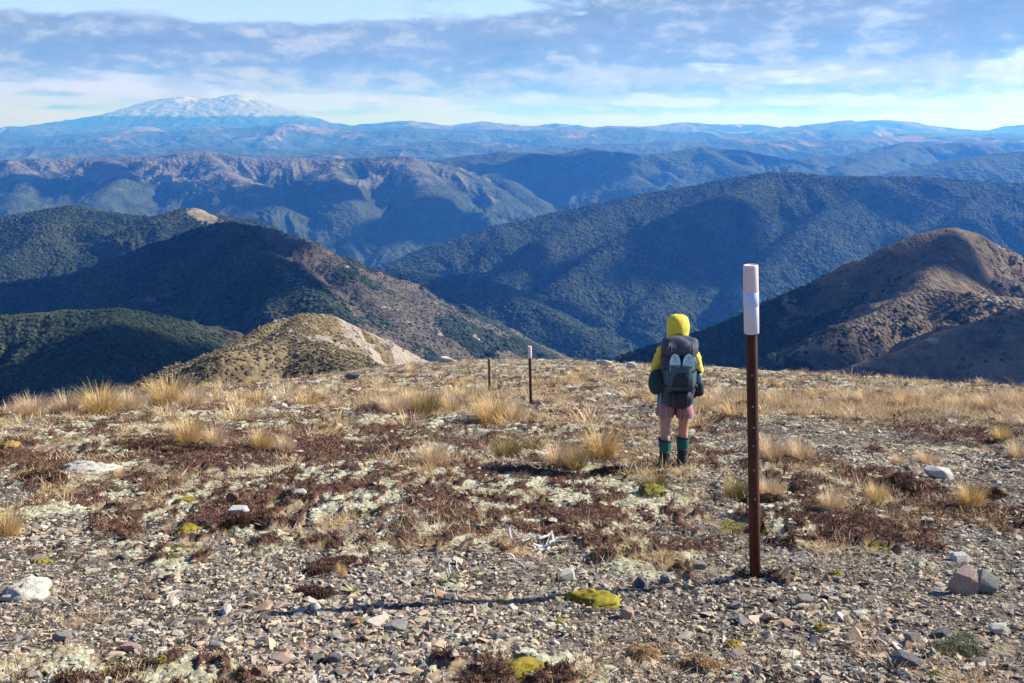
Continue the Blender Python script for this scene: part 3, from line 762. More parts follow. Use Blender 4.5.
def build_gravel():
    CH = chips(36, 5)
    def lay(name, n, y0, y1, size, p, keep_floor, sig=0.42, mx=0.12, flat=0.45, pale=False):
        x, y = spread(n, y0, y1, p)
        g, m, l, s, mo = covers(x, y)
        ok = RNG.uniform(0, 1, n) < np.clip(keep_floor + g - 0.9 * m - 0.6 * l * (1 - g), 0.02, 1)
        x, y = x[ok], y[ok]; n = len(x)
        z = ground_z(x, y)
        sz = np.clip(size * np.exp(0.4 * fbm(x * 0.55, y * 0.4, 3, 905) - 0.06) * RNG.lognormal(0, sig, n) * np.clip(y / 6.0, 0.9, 2.2) ** 0.5, 0.006, mx)
        q = rot_z(RNG.uniform(0, 6.28, n)) @ rot_x(RNG.normal(0, flat, n)) @ rot_z(RNG.uniform(0, 6.28, n))
        sc = np.stack([sz, sz * RNG.uniform(0.7, 1.1, n), sz * RNG.uniform(0.5, 1.0, n)], -1)
        pos = np.stack([x, y, z + sz * RNG.uniform(-0.22, 0.22, n)], -1)
        tone = np.clip(RNG.uniform(0, 1, n) * 0.9 + 0.1 * RNG.uniform(-1, 1, n) + 0.12 * fbm(x * 0.6, y * 0.6, 3, 900), 0, 1)
        if pale: tone = np.where(RNG.uniform(0, 1, n) < 0.6, RNG.uniform(0.86, 0.93, n), tone)
        me = scatter(name, [c[0] for c in CH], [c[1] for c in CH], pos, q, sc, tone)
        tag(link(name, me, stone_mat), kind='stuff')
    lay('gravel', 95000, 3.2, 12.0, 0.0125, 0.9, 0.16)
    lay('gravel', 5200, 3.2, 11.0, 0.029, 0.9, 0.10, sig=0.35, mx=0.075)
    lay('gravel', 48000, 9.0, 34.0, 0.0165, 1.0, 0.12)
    lay('pale_stones', 16000, 20.0, 95.0, 0.05, 0.5, 0.30, sig=0.55, mx=0.19, pale=True)
build_gravel()
def pole_foot():
    x0, y0, _ = on_ground(755, 577); CH = chips(12, 9); n = 150
    a = RNG.uniform(0, 6.28, n); d = 0.035 + np.abs(RNG.normal(0, 0.085, n))
    x = x0 + d * np.cos(a); y = y0 + d * np.sin(a); z = ground_z(x, y)
    sz = 0.014 * RNG.lognormal(0, 0.4, n)
    q = rot_z(RNG.uniform(0, 6.28, n)) @ rot_x(RNG.normal(0, 0.6, n))
    me = scatter('gravel', [c[0] for c in CH], [c[1] for c in CH], np.stack([x, y, z + 0.02 * np.exp(-(d / 0.08) ** 2) + 0.004], -1), q, np.stack([sz, sz, sz], -1), RNG.uniform(0, 1, n))
    tag(link('gravel', me, stone_mat), kind='stuff')
pole_foot()

# ---- leaf tufts for the low plants
def tuft(nl, seed, wid=0.10, spread_=0.7, up=0.9, segs=1):
    r = np.random.default_rng(seed); V = []; Fc = []
    for _ in range(nl):
        a = r.uniform(0, 6.28); el = r.uniform(0.25, 1.35) * up
        d = np.array([math.cos(a) * math.cos(el), math.sin(a) * math.cos(el), math.sin(el)])
        b = np.array([r.normal(0, 0.35) * spread_, r.normal(0, 0.35) * spread_, 0])
        side = np.cross(d, [r.normal(), r.normal(), 1.0]); side /= np.linalg.norm(side) + 1e-9
        L = r.uniform(0.6, 1.1); w = wid * r.uniform(0.7, 1.3)
        i = len(V)
        V += [b, b + d * L * 0.5 + side * w, b + d * L, b + d * L * 0.5 - side * w]
        Fc.append([i, i + 1, i + 2]); Fc.append([i, i + 2, i + 3])
    return np.array(V), np.array(Fc)

shrub_mat = tint_mat('creeping shrub leaves', [(0.0, (0.055, 0.030, 0.028)), (0.3, (0.115, 0.058, 0.048)), (0.55, (0.19, 0.10, 0.075)), (0.7, (0.15, 0.125, 0.055)), (0.85, (0.26, 0.17, 0.11)), (1.0, (0.40, 0.30, 0.21))], grain_amt=0.0, transl=0.15)
lichen_mat = tint_mat('lichen', [(0.0, (0.22, 0.20, 0.125)), (0.4, (0.36, 0.345, 0.225)), (0.8, (0.48, 0.465, 0.345)), (1.0, (0.60, 0.59, 0.50))], grain_amt=0.2, grain=60)
straw_mat = tint_mat('dry grass', [(0.0, (0.26, 0.165, 0.08)), (0.4, (0.50, 0.36, 0.20)), (0.75, (0.70, 0.535, 0.345)), (1.0, (0.80, 0.67, 0.51))], grain_amt=0.0, transl=0.25, rough=0.7)
moss_stuff_mat = tint_mat('moss tufts', [(0.0, (0.05, 0.05, 0.014)), (0.5, (0.13, 0.12, 0.028)), (1.0, (0.26, 0.22, 0.05))], grain_amt=0.0, transl=0.15)

CACHE = {}
def build_cover():
    def lay(name, mat, which, n, y0, y1, p, size, protos, gamma=1.0, tseed=0, smooth=False, sigma=0.3, lift=0.0, hs=1.0):
        x, y = spread(n, y0, y1, p)
        cv = covers(x, y)[which] if which is not None else np.full(n, 0.06)
        ok = RNG.uniform(0, 1, n) < cv ** gamma
        x, y = x[ok], y[ok]; n = len(x); z = ground_z(x, y)
        s = size * RNG.lognormal(0, sigma, n) * np.clip(y / 8.0, 0.7, 4.0) ** 0.7
        t = np.clip(RNG.beta(2, 2, n) + 0.35 * fbm(x * 1.1, y * 0.8, 3, 950 + tseed), 0, 1)
        me = scatter(name, [c[0] for c in protos], [c[1] for c in protos], np.stack([x, y, z + lift * s], -1), rot_z(RNG.uniform(0, 6.28, n)), np.stack([s, s, s * hs], -1), t, smooth)
        tag(link(name, me, mat), kind='stuff')
    T1 = [tuft(9, 60 + i, 0.11, 1.3, 0.8) for i in range(8)]
    lay('creeping_shrub', shrub_mat, 1, 120000, 3.4, 45.0, 1.0, 0.027, T1, tseed=1)
    T2 = [ico(1, 300 + i, 0.2, 0.4) for i in range(8)]
    lay('lichen_cover', lichen_mat, 2, 80000, 3.4, 45.0, 1.0, 0.017, T2, tseed=2, sigma=0.45)
    T3 = [tuft(10, 80 + i, 0.022, 0.9, 0.95) for i in range(8)]
    lay('dry_grass', straw_mat, 3, 100000, 3.4, 100.0, 0.75, 0.085, T3, tseed=3, gamma=1.1)
    lay('dry_grass', straw_mat, None, 60000, 3.4, 60.0, 1.0, 0.05, T3, tseed=4)
    T5 = [tuft(14, 180 + i, 0.018, 0.9, 1.05) for i in range(8)]
    # the pale grass strip on the right brow and the grassy rows further left
    X = []; Y = []
    for x0, x1, y0, y1, n in ((690, 1100, 396, 414, 8500), (880, 1100, 404, 420, 1200), (360, 520, 397, 413, 2200), (-40, 205, 402, 411, 1500)):
        for ax, ay in zip(RNG.uniform(x0, x1, n), RNG.uniform(y0, y1, n)):
            if fbm(np.array([ax / 40.0]), np.array([ay / 7.0]), 3, 970)[0] < -0.06: continue
            k = int((ay - 360) * 2); key = (int(ax) // 16, k)
            if key not in CACHE: CACHE[key] = flat_at(ax, ay)
            cx, cy = CACHE[key]; X.append((ax - 512) / 968 * cy * 0.985 + RNG.normal(0, .05)); Y.append(cy * RNG.uniform(0.99, 1.01))
    x = np.array(X); y = np.array(Y); n = len(x); z = ground_z(x, y)
    s = 0.17 * RNG.lognormal(0, 0.3, n)
    t = np.clip(RNG.beta(2.5, 2, n) + 0.3 * fbm(x * 0.8, y * 0.6, 3, 971), 0, 1)
    me = scatter('pale_grass', [c[0] for c in T5], [c[1] for c in T5], np.stack([x, y, z - 0.01], -1), rot_z(RNG.uniform(0, 6.28, n)), np.stack([s, s, s * 1.1], -1), t)
    tag(link('pale_grass', me, straw_mat), kind='stuff')
    T4 = [tuft(12, 90 + i, 0.10, 1.2, 0.9) for i in range(5)]
    lay('moss_cover', moss_stuff_mat, 4, 26000, 3.4, 60.0, 1.0, 0.026, T4, tseed=5)
build_cover()

# ------------------------------------------------------------------ people in place
def put_hiker():
    root, bp, bt, shoes = HIK
    x, y, z = on_ground(673, 466)
    hz = 0.5 * (gz(x - .1, y) + gz(x + .1, y)) + 0.0
    M = Matrix.Translation((x, y, hz)) @ Matrix.Rotation(R(-3), 4, 'Z') @ Matrix.Scale(0.925, 4)
    for o in [root, bp, bt] + shoes:
        o.matrix_world = M @ o.matrix_basis
put_hiker()

# ------------------------------------------------------------------ marker poles
def rust_mat():
    m, nt, b = new_mat('rusty steel', 0.8, 0.3)
    tc = nt.n('ShaderNodeTexCoord').outputs['Object']
    n1 = nt.noise(tc, 9.0, 5, 0.65); n2 = nt.noise(tc, 90.0, 4, 0.6)
    mp = nt.n('ShaderNodeMapping'); mp.inputs['Scale'].default_value = (60, 60, 2.2); nt.t.links.new(tc, mp.inputs[0])
    n3 = nt.noise(mp.outputs[0], 1.0, 4, 0.6)
    f = nt.math('ADD', nt.math('MULTIPLY', n3, 0.4), nt.math('MULTIPLY_ADD', n1, 0.4, nt.math('MULTIPLY', n2, 0.25)))
    nt.val(b.inputs['Base Color'], nt.ramp(f, [(0.38, (0.030, 0.011, 0.008)), (0.52, (0.066, 0.022, 0.012)), (0.7, (0.125, 0.045, 0.024))]))
    nt.val(b.inputs['Normal'], nt.bump(n2, 0.4, 0.004))
    return m
RUST = rust_mat()
def sleeve_mat(name, col, col2):
    m, nt, b = new_mat(name, 0.5, 0.4)
    tc = nt.n('ShaderNodeTexCoord').outputs['Object']
    mp = nt.n('ShaderNodeMapping'); mp.inputs['Scale'].default_value = (14, 14, 3); nt.t.links.new(tc, mp.inputs[0])
    n1 = nt.noise(mp.outputs[0], 2.0, 5, 0.65)
    nt.val(b.inputs['Base Color'], nt.ramp(n1, [(0.35, col2), (0.6, col)]))
    b.inputs['Subsurface Weight'].default_value = 0.0
    return m
S_TOP = sleeve_mat('faded pink plastic', (0.84, 0.66, 0.64), (0.76, 0.56, 0.54))
S_LOW = sleeve_mat('faded white plastic', (0.74, 0.70, 0.76), (0.66, 0.60, 0.64))
S_BAND = sleeve_mat('silver tape', (0.60, 0.66, 0.92), (0.52, 0.57, 0.82))
BOLT = sleeve_mat('bright bolt', (0.45, 0.42, 0.39), (0.28, 0.25, 0.23))

def ringwall(r, z0, z1, n=28, bev=0.003):
    return loft([(0, 0, z0, r - bev, r - bev, 2), (0, 0, z0 + bev, r, r, 2), (0, 0, z1 - bev, r, r, 2), (0, 0, z1, r - bev, r - bev, 2)], n)

def pole(px, py, ptop, rad, label, tilt, sleeve=True, group='trail marker poles'):
    x, y, z = on_ground(px, py)
    d = ray(px, ptop); H = d[2] / d[1] * y - z
    t = empty('marker_pole', (x, y, z), tilt); tag(t, label, 'marker pole', group)
    sl = 0.21 * H if sleeve else 0.0
    mesh_obj('post', loft([(0, 0, -0.25, rad, rad, 2), (0, 0, 0.3 * H, rad * 1.0, rad, 2), (0, 0, H - sl * 0.5 - 0.004, rad * 0.97, rad * 0.97, 2), (0, 0, H - sl * 0.5, rad * 0.93, rad * 0.93, 2)], 28), RUST, t)
    for i, fz in enumerate((0.175, 0.30, 0.385, 0.46, 0.56, 0.68)):
        if not sleeve: break
        zb = H - sl - fz * (H - sl) + 0.02
        ang = -1.75 + 0.08 * ((i * 7) % 3 - 1)
        bm_ = loft([(0, 0, -0.004, 0.0042, 0.0042, 2), (0, 0, 0.0015, 0.0042, 0.0042, 2), (0, 0, 0.003, 0.0025, 0.0025, 2)], 10)
        mesh_obj('bolt', bm_, BOLT, t, loc=(math.cos(ang) * rad, math.sin(ang) * rad, zb), rot=(0, R(90), ang))
    if sleeve:
        r2 = rad * 1.30
        a, b2, c = H - sl, H - sl * 0.595, H - sl * 0.405
        s0 = mesh_obj('sleeve', loft([(0, 0, a, r2 - 0.004, r2 - 0.004, 2), (0, 0, a + 0.003, r2, r2, 2), (0, 0, b2, r2, r2, 2), (0, 0, c, r2, r2, 2), (0, 0, c + .0001, r2 - .001, r2 - .001, 2)], 32), S_LOW, t)
        mesh_obj('sleeve_top', loft([(0, 0, c + 0.001, r2 - .0005, r2 - .0005, 2), (0, 0, c + 0.002, r2, r2, 2), (0, 0, H - 0.012, r2 * 0.985, r2 * 0.985, 2), (0, 0, H - 0.003, r2 * 0.95, r2 * 0.95, 2), (0, 0, H, r2 * 0.86, r2 * 0.86, 2), (0, 0, H - 0.004, r2 * 0.8, r2 * 0.8, 2)], 32), S_TOP, t)
        mesh_obj('reflective_band', ringwall(r2 + 0.0009, b2, c + 0.004, 32, 0.0006), S_BAND, t)
    return t
pole(755, 577, 264, 0.0310, 'nearest rusty marker pole with faded pink and white sleeve, right of the hiker', (0, R(-3.75), 0))
pole(531, 404, 346, 0.036, 'distant marker pole with pale pink sleeve standing left of the hiker', (0, R(-1.6), 0))
pole(489.5, 391, 359, 0.036, 'bare thin rusty marker pole without sleeve, the farthest one', (0, R(-0.5), 0), sleeve=False)

# ------------------------------------------------------------------ tussocks
def tussock_mesh(name, nb, seed, spread_=0.16, height=1.0, arch=0.5, lean=0.0, width=0.006, dead=0.3):
    r = np.random.default_rng(seed); V = []; Fc = []; T = []
    for b in range(nb):
        a = r.uniform(0, 2 * math.pi); rad = spread_ * math.sqrt(r.uniform(0, 1))
        base = np.array([rad * math.cos(a), rad * math.sin(a), -0.02])
        oa = a + r.normal(0, 0.5); out = np.array([math.cos(oa), math.sin(oa), 0])
        L = height * r.uniform(0.55, 1.08) * (1 - 0.25 * rad / spread_)
        th0 = r.uniform(0.03, 0.28) + 0.45 * rad / spread_ * r.uniform(0.5, 1.1)
        bend = arch * r.uniform(0.4, 1.6)
        if r.uniform() < 0.28: L *= 0.7; th0 += r.uniform(0.2, 0.7); bend += r.uniform(0.2, 0.9)
        side = np.cross(out, [0, 0, 1]); side = side * math.cos(r.uniform(-1, 1)) + out * 0.3
        side /= np.linalg.norm(side); w = width * r.uniform(0.7, 1.3)
        i0 = len(V); p = base.copy(); ns = 5; tone = np.clip(r.beta(2.2, 2.0), 0, 1)
        for k in range(ns + 1):
            f = k / ns; ww = w * (1 - f * 0.85)
            V += [p - side * ww * 0.5, p + side * ww * 0.5]; T += [tone, tone]
            th = th0 + bend * f ** 1.6
            d = out * math.sin(th) + np.array([0, 0, math.cos(th)]) + np.array([-lean, 0, 0]) * f
            p = p + d / np.linalg.norm(d) * L / ns
        for k in range(ns):
            q = i0 + 2 * k; Fc.append((q, q + 1, q + 3, q + 2))
    return np_mesh(name, np.array(V), np.array(Fc), True, {'tint': np.array(T)})

gold = tint_mat('golden tussock', [(0.0, (0.27, 0.16, 0.055)), (0.35, (0.53, 0.355, 0.145)), (0.7, (0.71, 0.51, 0.245)), (1.0, (0.82, 0.66, 0.41))], grain_amt=0.0, transl=0.3, rough=0.6)
straw_t = tint_mat('straw tussock', [(0.0, (0.31, 0.20, 0.105)), (0.35, (0.58, 0.42, 0.25)), (0.7, (0.76, 0.585, 0.385)), (1.0, (0.84, 0.71, 0.55))], grain_amt=0.0, transl=0.3, rough=0.6)
olive_t = tint_mat('olive tussock', [(0.0, (0.10, 0.075, 0.025)), (0.35, (0.22, 0.165, 0.06)), (0.7, (0.38, 0.29, 0.125)), (1.0, (0.50, 0.41, 0.22))], grain_amt=0.0, transl=0.3, rough=0.6)
TUS = {}
for nm, mt_, s0 in (('gold', gold, 0), ('straw', straw_t, 20), ('olive', olive_t, 40)):
    TUS[nm] = []
    for k in range(4):
        me = tussock_mesh('tussock', 620, 500 + s0 + k, spread_=0.26, height=1.0, arch=0.55 + 0.12 * k, lean=0.12, width=0.014)
        me.materials.append(mt_); TUS[nm].append(me)
SMALL = []
for k in range(4):
    me = tussock_mesh('small_tussock', 150, 700 + k, spread_=0.34, height=1.0, arch=0.9, lean=0.12, width=0.03); me.materials.append(straw_t if k % 2 else gold); SMALL.append(me)
TN = [0]
def tussock(px, py, hpx, kind, label, wide=1.0, group='tussocks standing among the mat plants'):
    x, y, z = on_ground(px, py); k = TN[0]; TN[0] += 1
    H = hpx / F * (y * 1.07) * 1.18
    o = link('grass_tussock', TUS[kind][k % 4])
    o.location = (x, y, z - 0.03 * H); o.rotation_euler = (0, 0, (k * 2.399) % 6.28)
    o.scale = (H * wide, H * wide * 0.9, H)
    tag(o, label, 'tussock', group)
    return o
TL = [
 (30, 414, 22, 'straw', 1.4, 'pale straw tussock at the left end of the row on the left brow'),
 (66, 412, 22, 'straw', 1.3, 'low straw tussock second from the left on the left brow'),
 (100, 411, 30, 'gold', 1.3, 'golden tussock in the middle of the row on the left brow'),
 (128, 408, 22, 'straw', 1.3, 'straw tussock just right of the middle golden one on the left brow'),
 (170, 405, 34, 'gold', 1.2, 'tallest golden tussock, at the right end of the left brow'),
 (193, 406, 20, 'straw', 1.2, 'small straw tussock tucked against the tallest one on the left brow'),
 (187, 441, 30, 'gold', 1.1, 'golden tussock below the left brow, behind the long dark red shrub mat'),
 (214, 443, 20, 'straw', 1.3, 'low straw tussock right beside the golden one below the left brow'),
 (143, 421, 13, 'olive', 1.3, 'small olive tussock between pale lichen patches below the left brow'),
 (262, 449, 24, 'gold', 1.0, 'golden tussock left one of a pair beside the dark red mat'),
 (284, 450, 20, 'straw', 1.1, 'straw tussock right one of a pair beside the dark red mat'),
 (432, 466, 34, 'straw', 0.95, 'lone straw tussock on lichen ground left of the centre'),
 (392, 412, 18, 'straw', 1.5, 'leftmost low tussock of the central row behind the lone straw tussock'),
 (425, 413, 26, 'olive', 1.2, 'olive tussock with dark base in the central row'),
 (450, 412, 24, 'straw', 1.2, 'straw tussock in the middle of the central row'),
 (490, 422, 30, 'gold', 1.2, 'big golden tussock at the right end of the central row'),
 (515, 420, 20, 'straw', 1.2, 'small straw tussock below the sleeved distant pole'),
 (508, 456, 24, 'olive', 1.3, 'dark olive tussock left of the golden pair beside the hiker'),
 (533, 450, 18, 'olive', 1.3, 'low olive tussock behind the golden pair beside the hiker'),
 (558, 466, 32, 'straw', 1.1, 'straw tussock left of the golden one beside the hiker'),
 (575, 469, 26, 'olive', 1.1, 'short tussock in front of the golden one beside the hiker'),
 (602, 458, 40, 'gold', 1.0, 'tall golden tussock closest to the hiker, with a dark shrub at its foot'),
 (655, 488, 22, 'olive', 1.4, 'olive green tussock in front of the hiker boots'),
 (770, 459, 30, 'straw', 1.0, 'straw tussock just right of the near pole, left of its twin'),
 (800, 459, 25, 'straw', 1.3, 'wide straw tussock right of its twin beyond the near pole'),
 (735, 497, 27, 'olive', 1.1, 'brownish tussock half hidden left behind the near pole'),
 (768, 496, 26, 'straw', 1.1, 'straw tussock right behind the near pole'),
 (832, 511, 36, 'straw', 0.75, 'narrow upright pale tussock right of the near pole'),
 (876, 502, 24, 'gold', 1.0, 'small golden tussock left of the pale flat rock'),
 (970, 505, 28, 'gold', 1.05, 'golden tussock near the right edge in front of the gravel'),
 (899, 464, 14, 'straw', 1.1, 'tiny straw tussock on the edge of the gravel patch'),
 (926, 464, 17, 'straw', 1.4, 'low ragged tussock behind the pale flat rock'),
 (1000, 440, 18, 'gold', 1.1, 'small golden tussock near the right edge above the dark mats'),
 (1018, 458, 22, 'straw', 1.1, 'straw tussock cut by the right edge of the view'),
 (5, 536, 38, 'gold', 0.9, 'golden tussock cut by the left edge above the white cushion'),
 (120, 480, 16, 'straw', 0.8, 'thin pale grass clump beside the whitish cushion on the left'),
 (341, 578, 20, 'gold', 0.55, 'thin dry grass clump on the red mat in the near gravel'),
 (905, 407, 16, 'gold', 1.3, 'golden tussock in the pale grass strip on the right brow'),
 (862, 402, 14, 'straw', 1.6, 'straw tussock in the pale grass strip above the gravel patch'),
 (985, 408, 16, 'straw', 1.6, 'wide straw tussock at the right end of the pale grass strip'),
]
for px, py, h, kd, wd, lb in TL: tussock(px, py, h, kd, lb, wd)

def far_tussocks():
    r = np.random.default_rng(77); n = 0; tries = 0
    while n < 170 and tries < 4000:
        tries += 1
        y = float(np.exp(r.uniform(math.log(17), math.log(78)))); x = float(r.uniform(-0.56, 0.56) * y)
        px = 512 + 968 * x / y
        if y > np.interp(px, BROW_PX, BROW_Y) * 1.04: continue
        xa, ya = np.array([x]), np.array([y])
        g, m, l, s, mo = covers(xa, ya)
        if r.uniform() > 0.12 + 0.9 * s[0] - 0.3 * g[0]: continue
        H = float(r.uniform(0.22, 0.5))
        o = link('small_tussock', SMALL[n % 4]); w = r.uniform(1.0, 1.9)
        o.location = (x, y, gz(x, y) - 0.02); o.rotation_euler = (0, 0, r.uniform(-0.5, 0.5)); o.scale = (H * w, H * w, H)
        tag(o, 'small dry tussock dotting the stony ground towards the far brow', 'tussock', 'small tussocks towards the brow')
        n += 1
far_tussocks()

# ------------------------------------------------------------------ rocks and cushions
def rock_mat(name, a, b_, c, sc=9.0):
    m, nt, b = new_mat(name, 0.88, 0.25)
    tc = nt.n('ShaderNodeTexCoord').outputs['Object']
    n1 = nt.noise(tc, sc, 6, 0.65); n2 = nt.noise(tc, sc * 7, 3, 0.6)
    nt.val(b.inputs['Base Color'], nt.ramp(nt.math('MULTIPLY_ADD', n1, 0.75, nt.math('MULTIPLY', n2, 0.25)), [(0.33, a), (0.5, b_), (0.68, c)]))
    nt.val(b.inputs['Normal'], nt.bump(nt.math('ADD', n1, n2), 0.5, 0.02))
    return m
RM = {'grey': rock_mat('grey rock', (0.12, 0.12, 0.125), (0.25, 0.245, 0.24), (0.36, 0.35, 0.33)),
      'pink': rock_mat('pinkish rock', (0.22, 0.16, 0.135), (0.40, 0.29, 0.245), (0.50, 0.42, 0.38)),
      'pale': rock_mat('pale rock', (0.34, 0.33, 0.30), (0.52, 0.51, 0.47), (0.66, 0.65, 0.60)),
      'dark': rock_mat('dark slate', (0.05, 0.052, 0.06), (0.11, 0.115, 0.13), (0.21, 0.215, 0.23)),
      'rust': rock_mat('rusty rock', (0.12, 0.07, 0.05), (0.24, 0.14, 0.095), (0.34, 0.23, 0.16))}
def rock_mesh(seed, flat=0.5, cuts=26):
    r = np.random.default_rng(seed); bm = bmesh.new()
    for _ in range(cuts):
        p = r.normal(0, 1, 3); p /= np.linalg.norm(p); p = np.sign(p) * np.abs(p) ** 0.75 * r.uniform(0.8, 1.05)
        bm.verts.new((p[0], p[1] * 0.8, p[2] * flat))
    res = bmesh.ops.convex_hull(bm, input=bm.verts)
    dead = [g for g in res['geom_interior'] if isinstance(g, bmesh.types.BMVert)]
    if dead: bmesh.ops.delete(bm, geom=dead, context='VERTS')
    bmesh.ops.bevel(bm, geom=list(bm.edges), offset=0.035, segments=1, affect='EDGES')
    bmesh.ops.triangulate(bm, faces=bm.faces)
    me = bpy.data.meshes.new('rock'); bm.to_mesh(me); bm.free()
    return me
def rock(px, py, wpx, hpx, col, label, seed, tilt=(0, 0), group='larger rocks lying on the gravel', name='rock'):
    x, y, z = on_ground(px, py); s = wpx / F * y * 1.04 * 0.5; hh = hpx / F * y * 1.04
    me = rock_mesh(seed, 0.55); me.materials.append(RM[col])
    o = link(name, me); o.scale = (s, s * 0.8, hh / 0.9)
    o.location = (x, y + s * 0.3, z + hh * 0.32); o.rotation_euler = (tilt[0], tilt[1], (seed * 1.7) % 0.6 - 0.3)
    tag(o, label, 'rock', group); return o
rock(966, 594, 34, 30, 'pink', 'large pinkish split boulder at the right side of the gravel', 3, (R(-12), R(14)))
rock(986, 592, 30, 24, 'grey', 'grey half of the split boulder on the right', 4, (R(-5), R(20)))
rock(940, 478, 34, 12, 'pale', 'pale flat slab on a dark mat near the right edge', 5, (R(4), R(10)))
rock(962, 562, 26, 9, 'pale', 'low pale stone above the pinkish boulder', 6)
rock(914, 644, 22, 14, 'grey', 'rounded grey rock near the lower right corner beside dry grass', 7)
rock(940, 640, 30, 12, 'dark', 'dark slate rock between the grey rock and the dry grass at lower right', 8, (0, R(-8)))
rock(904, 668, 44, 16, 'dark', 'flat bluish slate slab at the lower right', 9, (R(5), R(9)))
rock(642, 588, 18, 12, 'dark', 'dark angular stone right of the big yellow moss cushion', 10, (0, R(15)))
rock(666, 584, 14, 10, 'grey', 'small grey stone left of the pole foot', 11)
rock(567, 580, 22, 12, 'pale', 'pale stone just above the big yellow moss cushion', 12)
rock(627, 620, 18, 14, 'pink', 'pinkish rounded stone below right of the big moss cushion', 13)
rock(237, 515, 26, 8, 'pale', 'pale flat stone beside the yellow moss and red mat on the left', 14)
rock(300, 498, 16, 7, 'pale', 'small pale stone in front of the wide lichen patch on the left', 15)
rock(232, 503, 14, 10, 'rust', 'reddish stone behind the pale flat stone on the left', 16)
rock(258, 676, 20, 10, 'rust', 'rust brown stone at the bottom edge of the gravel', 17)
rock(280, 664, 26, 12, 'pink', 'tan pink stone beside the rust brown one at the bottom', 18)
rock(335, 664, 20, 12, 'dark', 'dark blue grey stone in the bottom gravel', 19, (0, R(20)))
rock(396, 630, 30, 8, 'grey', 'long flat grey stone in the bottom gravel', 20)
rock(130, 652, 24, 10, 'pink', 'pale tan stone left in the bottom gravel', 21)
rock(60, 640, 22, 9, 'grey', 'bluish grey flat stone below the white cushion', 22)
rock(215, 650, 18, 9, 'grey', 'grey angular stone left of the rust brown one', 23)
rock(500, 640, 18, 9, 'grey', 'grey stone in gravel left of the bottom moss', 24)
rock(735, 610, 18, 8, 'grey', 'flat grey stone below the pole foot', 25)
rock(805, 604, 20, 10, 'grey', 'grey chipped stone left of the small round moss cushion', 26)
rock(860, 620, 18, 9, 'pale', 'whitish chipped stone right of the small round moss cushion', 27)
rock(1000, 634, 24, 10, 'pale', 'pale stone under the right edge dry grass', 28)
rock(700, 570, 16, 8, 'grey', 'grey stone behind left of the pole foot', 29)
rock(150, 600, 18, 8, 'rust', 'reddish stone right of the white cushion in the gravel', 30)
rock(450, 600, 16, 7, 'grey', 'grey stone beside the spiky rosette plants', 31)
rock(352, 378, 16, 6, 'dark', 'dark rock on the skyline below the yellow knoll', 32, group='rocks on the brow')
rock(446, 362, 16, 6, 'pale', 'pale rock on the brow left of the farthest pole', 33, group='rocks on the brow')
rock(604, 365, 18, 6, 'pale', 'pale rock on the brow between sleeved distant pole and hiker', 34, group='rocks on the brow')
rock(632, 368, 14, 6, 'pale', 'pale rock on the brow just left of the hiker', 35, group='rocks on the brow')

def cushion(px, py, wpx, hpx, mat, label, cat, name, seed, group=None, rough=0.27, flat=0.62):
    x, y, z = on_ground(px, py); rx = wpx / F * y * 1.04 * 0.5; hh = hpx / F * y * flat
    n, m = 40, 14; V = []; Fc = []
    r = np.random.default_rng(seed); ph = r.uniform(0, 6, 4)
    for i in range(m):
        t = i / (m - 1) * math.pi / 2
        for k in range(n):
            a = 2 * math.pi * k / n
            out = 1 + 0.20 * math.sin(2 * a + ph[0]) + 0.12 * math.sin(3 * a + ph[1]) + 0.07 * math.sin(7 * a + ph[2])
            V.append((math.cos(t) * math.cos(a) * out, math.cos(t) * math.sin(a) * out, math.sin(t)))
    A = np.array(V); d = fbm(A[:, 0] * 3 + seed, A[:, 1] * 3 + A[:, 2] * 2, 4, 60 + seed, 0.65)
    A = A * (1 + rough * d)[:, None]
    lst = []
    me_v = A * np.array([rx, rx * 0.85, hh]); me_v[:, 2] -= 0.01
    Fq = grid_faces(m, n)
    wrap = [[i * n + n - 1, i * n, (i + 1) * n, (i + 1) * n + n - 1] for i in range(m - 1)]
    me = np_mesh(name, me_v, np.concatenate([Fq, np.array(wrap)]), True); me.materials.append(mat)
    o = link(name, me); o.location = (x, y + rx * 0.4, z); tag(o, label, cat, group)
    return o
def cushion_mat(name, a, b_, c, fine=330.0):
    m, nt, b = new_mat(name, 0.95, 0.1)
    tc = nt.n('ShaderNodeTexCoord').outputs['Object']
    n1 = nt.noise(tc, 14.0, 5, 0.65); vo = nt.n('ShaderNodeTexVoronoi'); vo.inputs['Scale'].default_value = fine; nt.t.links.new(tc, vo.inputs['Vector'])
    f = nt.math('MULTIPLY_ADD', n1, 0.8, nt.math('MULTIPLY', vo.outputs['Distance'], -0.25))
    nt.val(b.inputs['Base Color'], nt.ramp(f, [(0.1, a), (0.24, b_), (0.42, c)]))
    nt.val(b.inputs['Normal'], nt.bump(nt.math('MULTIPLY_ADD', vo.outputs['Distance'], -1.0, n1), 0.8, 0.006))
    return m
MOSS = cushion_mat('yellow moss', (0.13, 0.10, 0.02), (0.27, 0.22, 0.03), (0.40, 0.34, 0.055))
GREENM = cushion_mat('green moss', (0.08, 0.08, 0.018), (0.17, 0.165, 0.03), (0.28, 0.26, 0.06))
WHITEC = cushion_mat('white woolly cushion', (0.34, 0.29, 0.20), (0.54, 0.51, 0.43), (0.74, 0.73, 0.68), 260.0)
DARKC = cushion_mat('dark red shrub', (0.025, 0.014, 0.014), (0.06, 0.03, 0.028), (0.12, 0.065, 0.05), 80.0)
G = 'yellow moss cushions in the gravel'
cushion(597, 604, 52, 14, MOSS, 'biggest yellow green moss cushion in the middle foreground', 'moss', 'moss_cushion', 1, G)
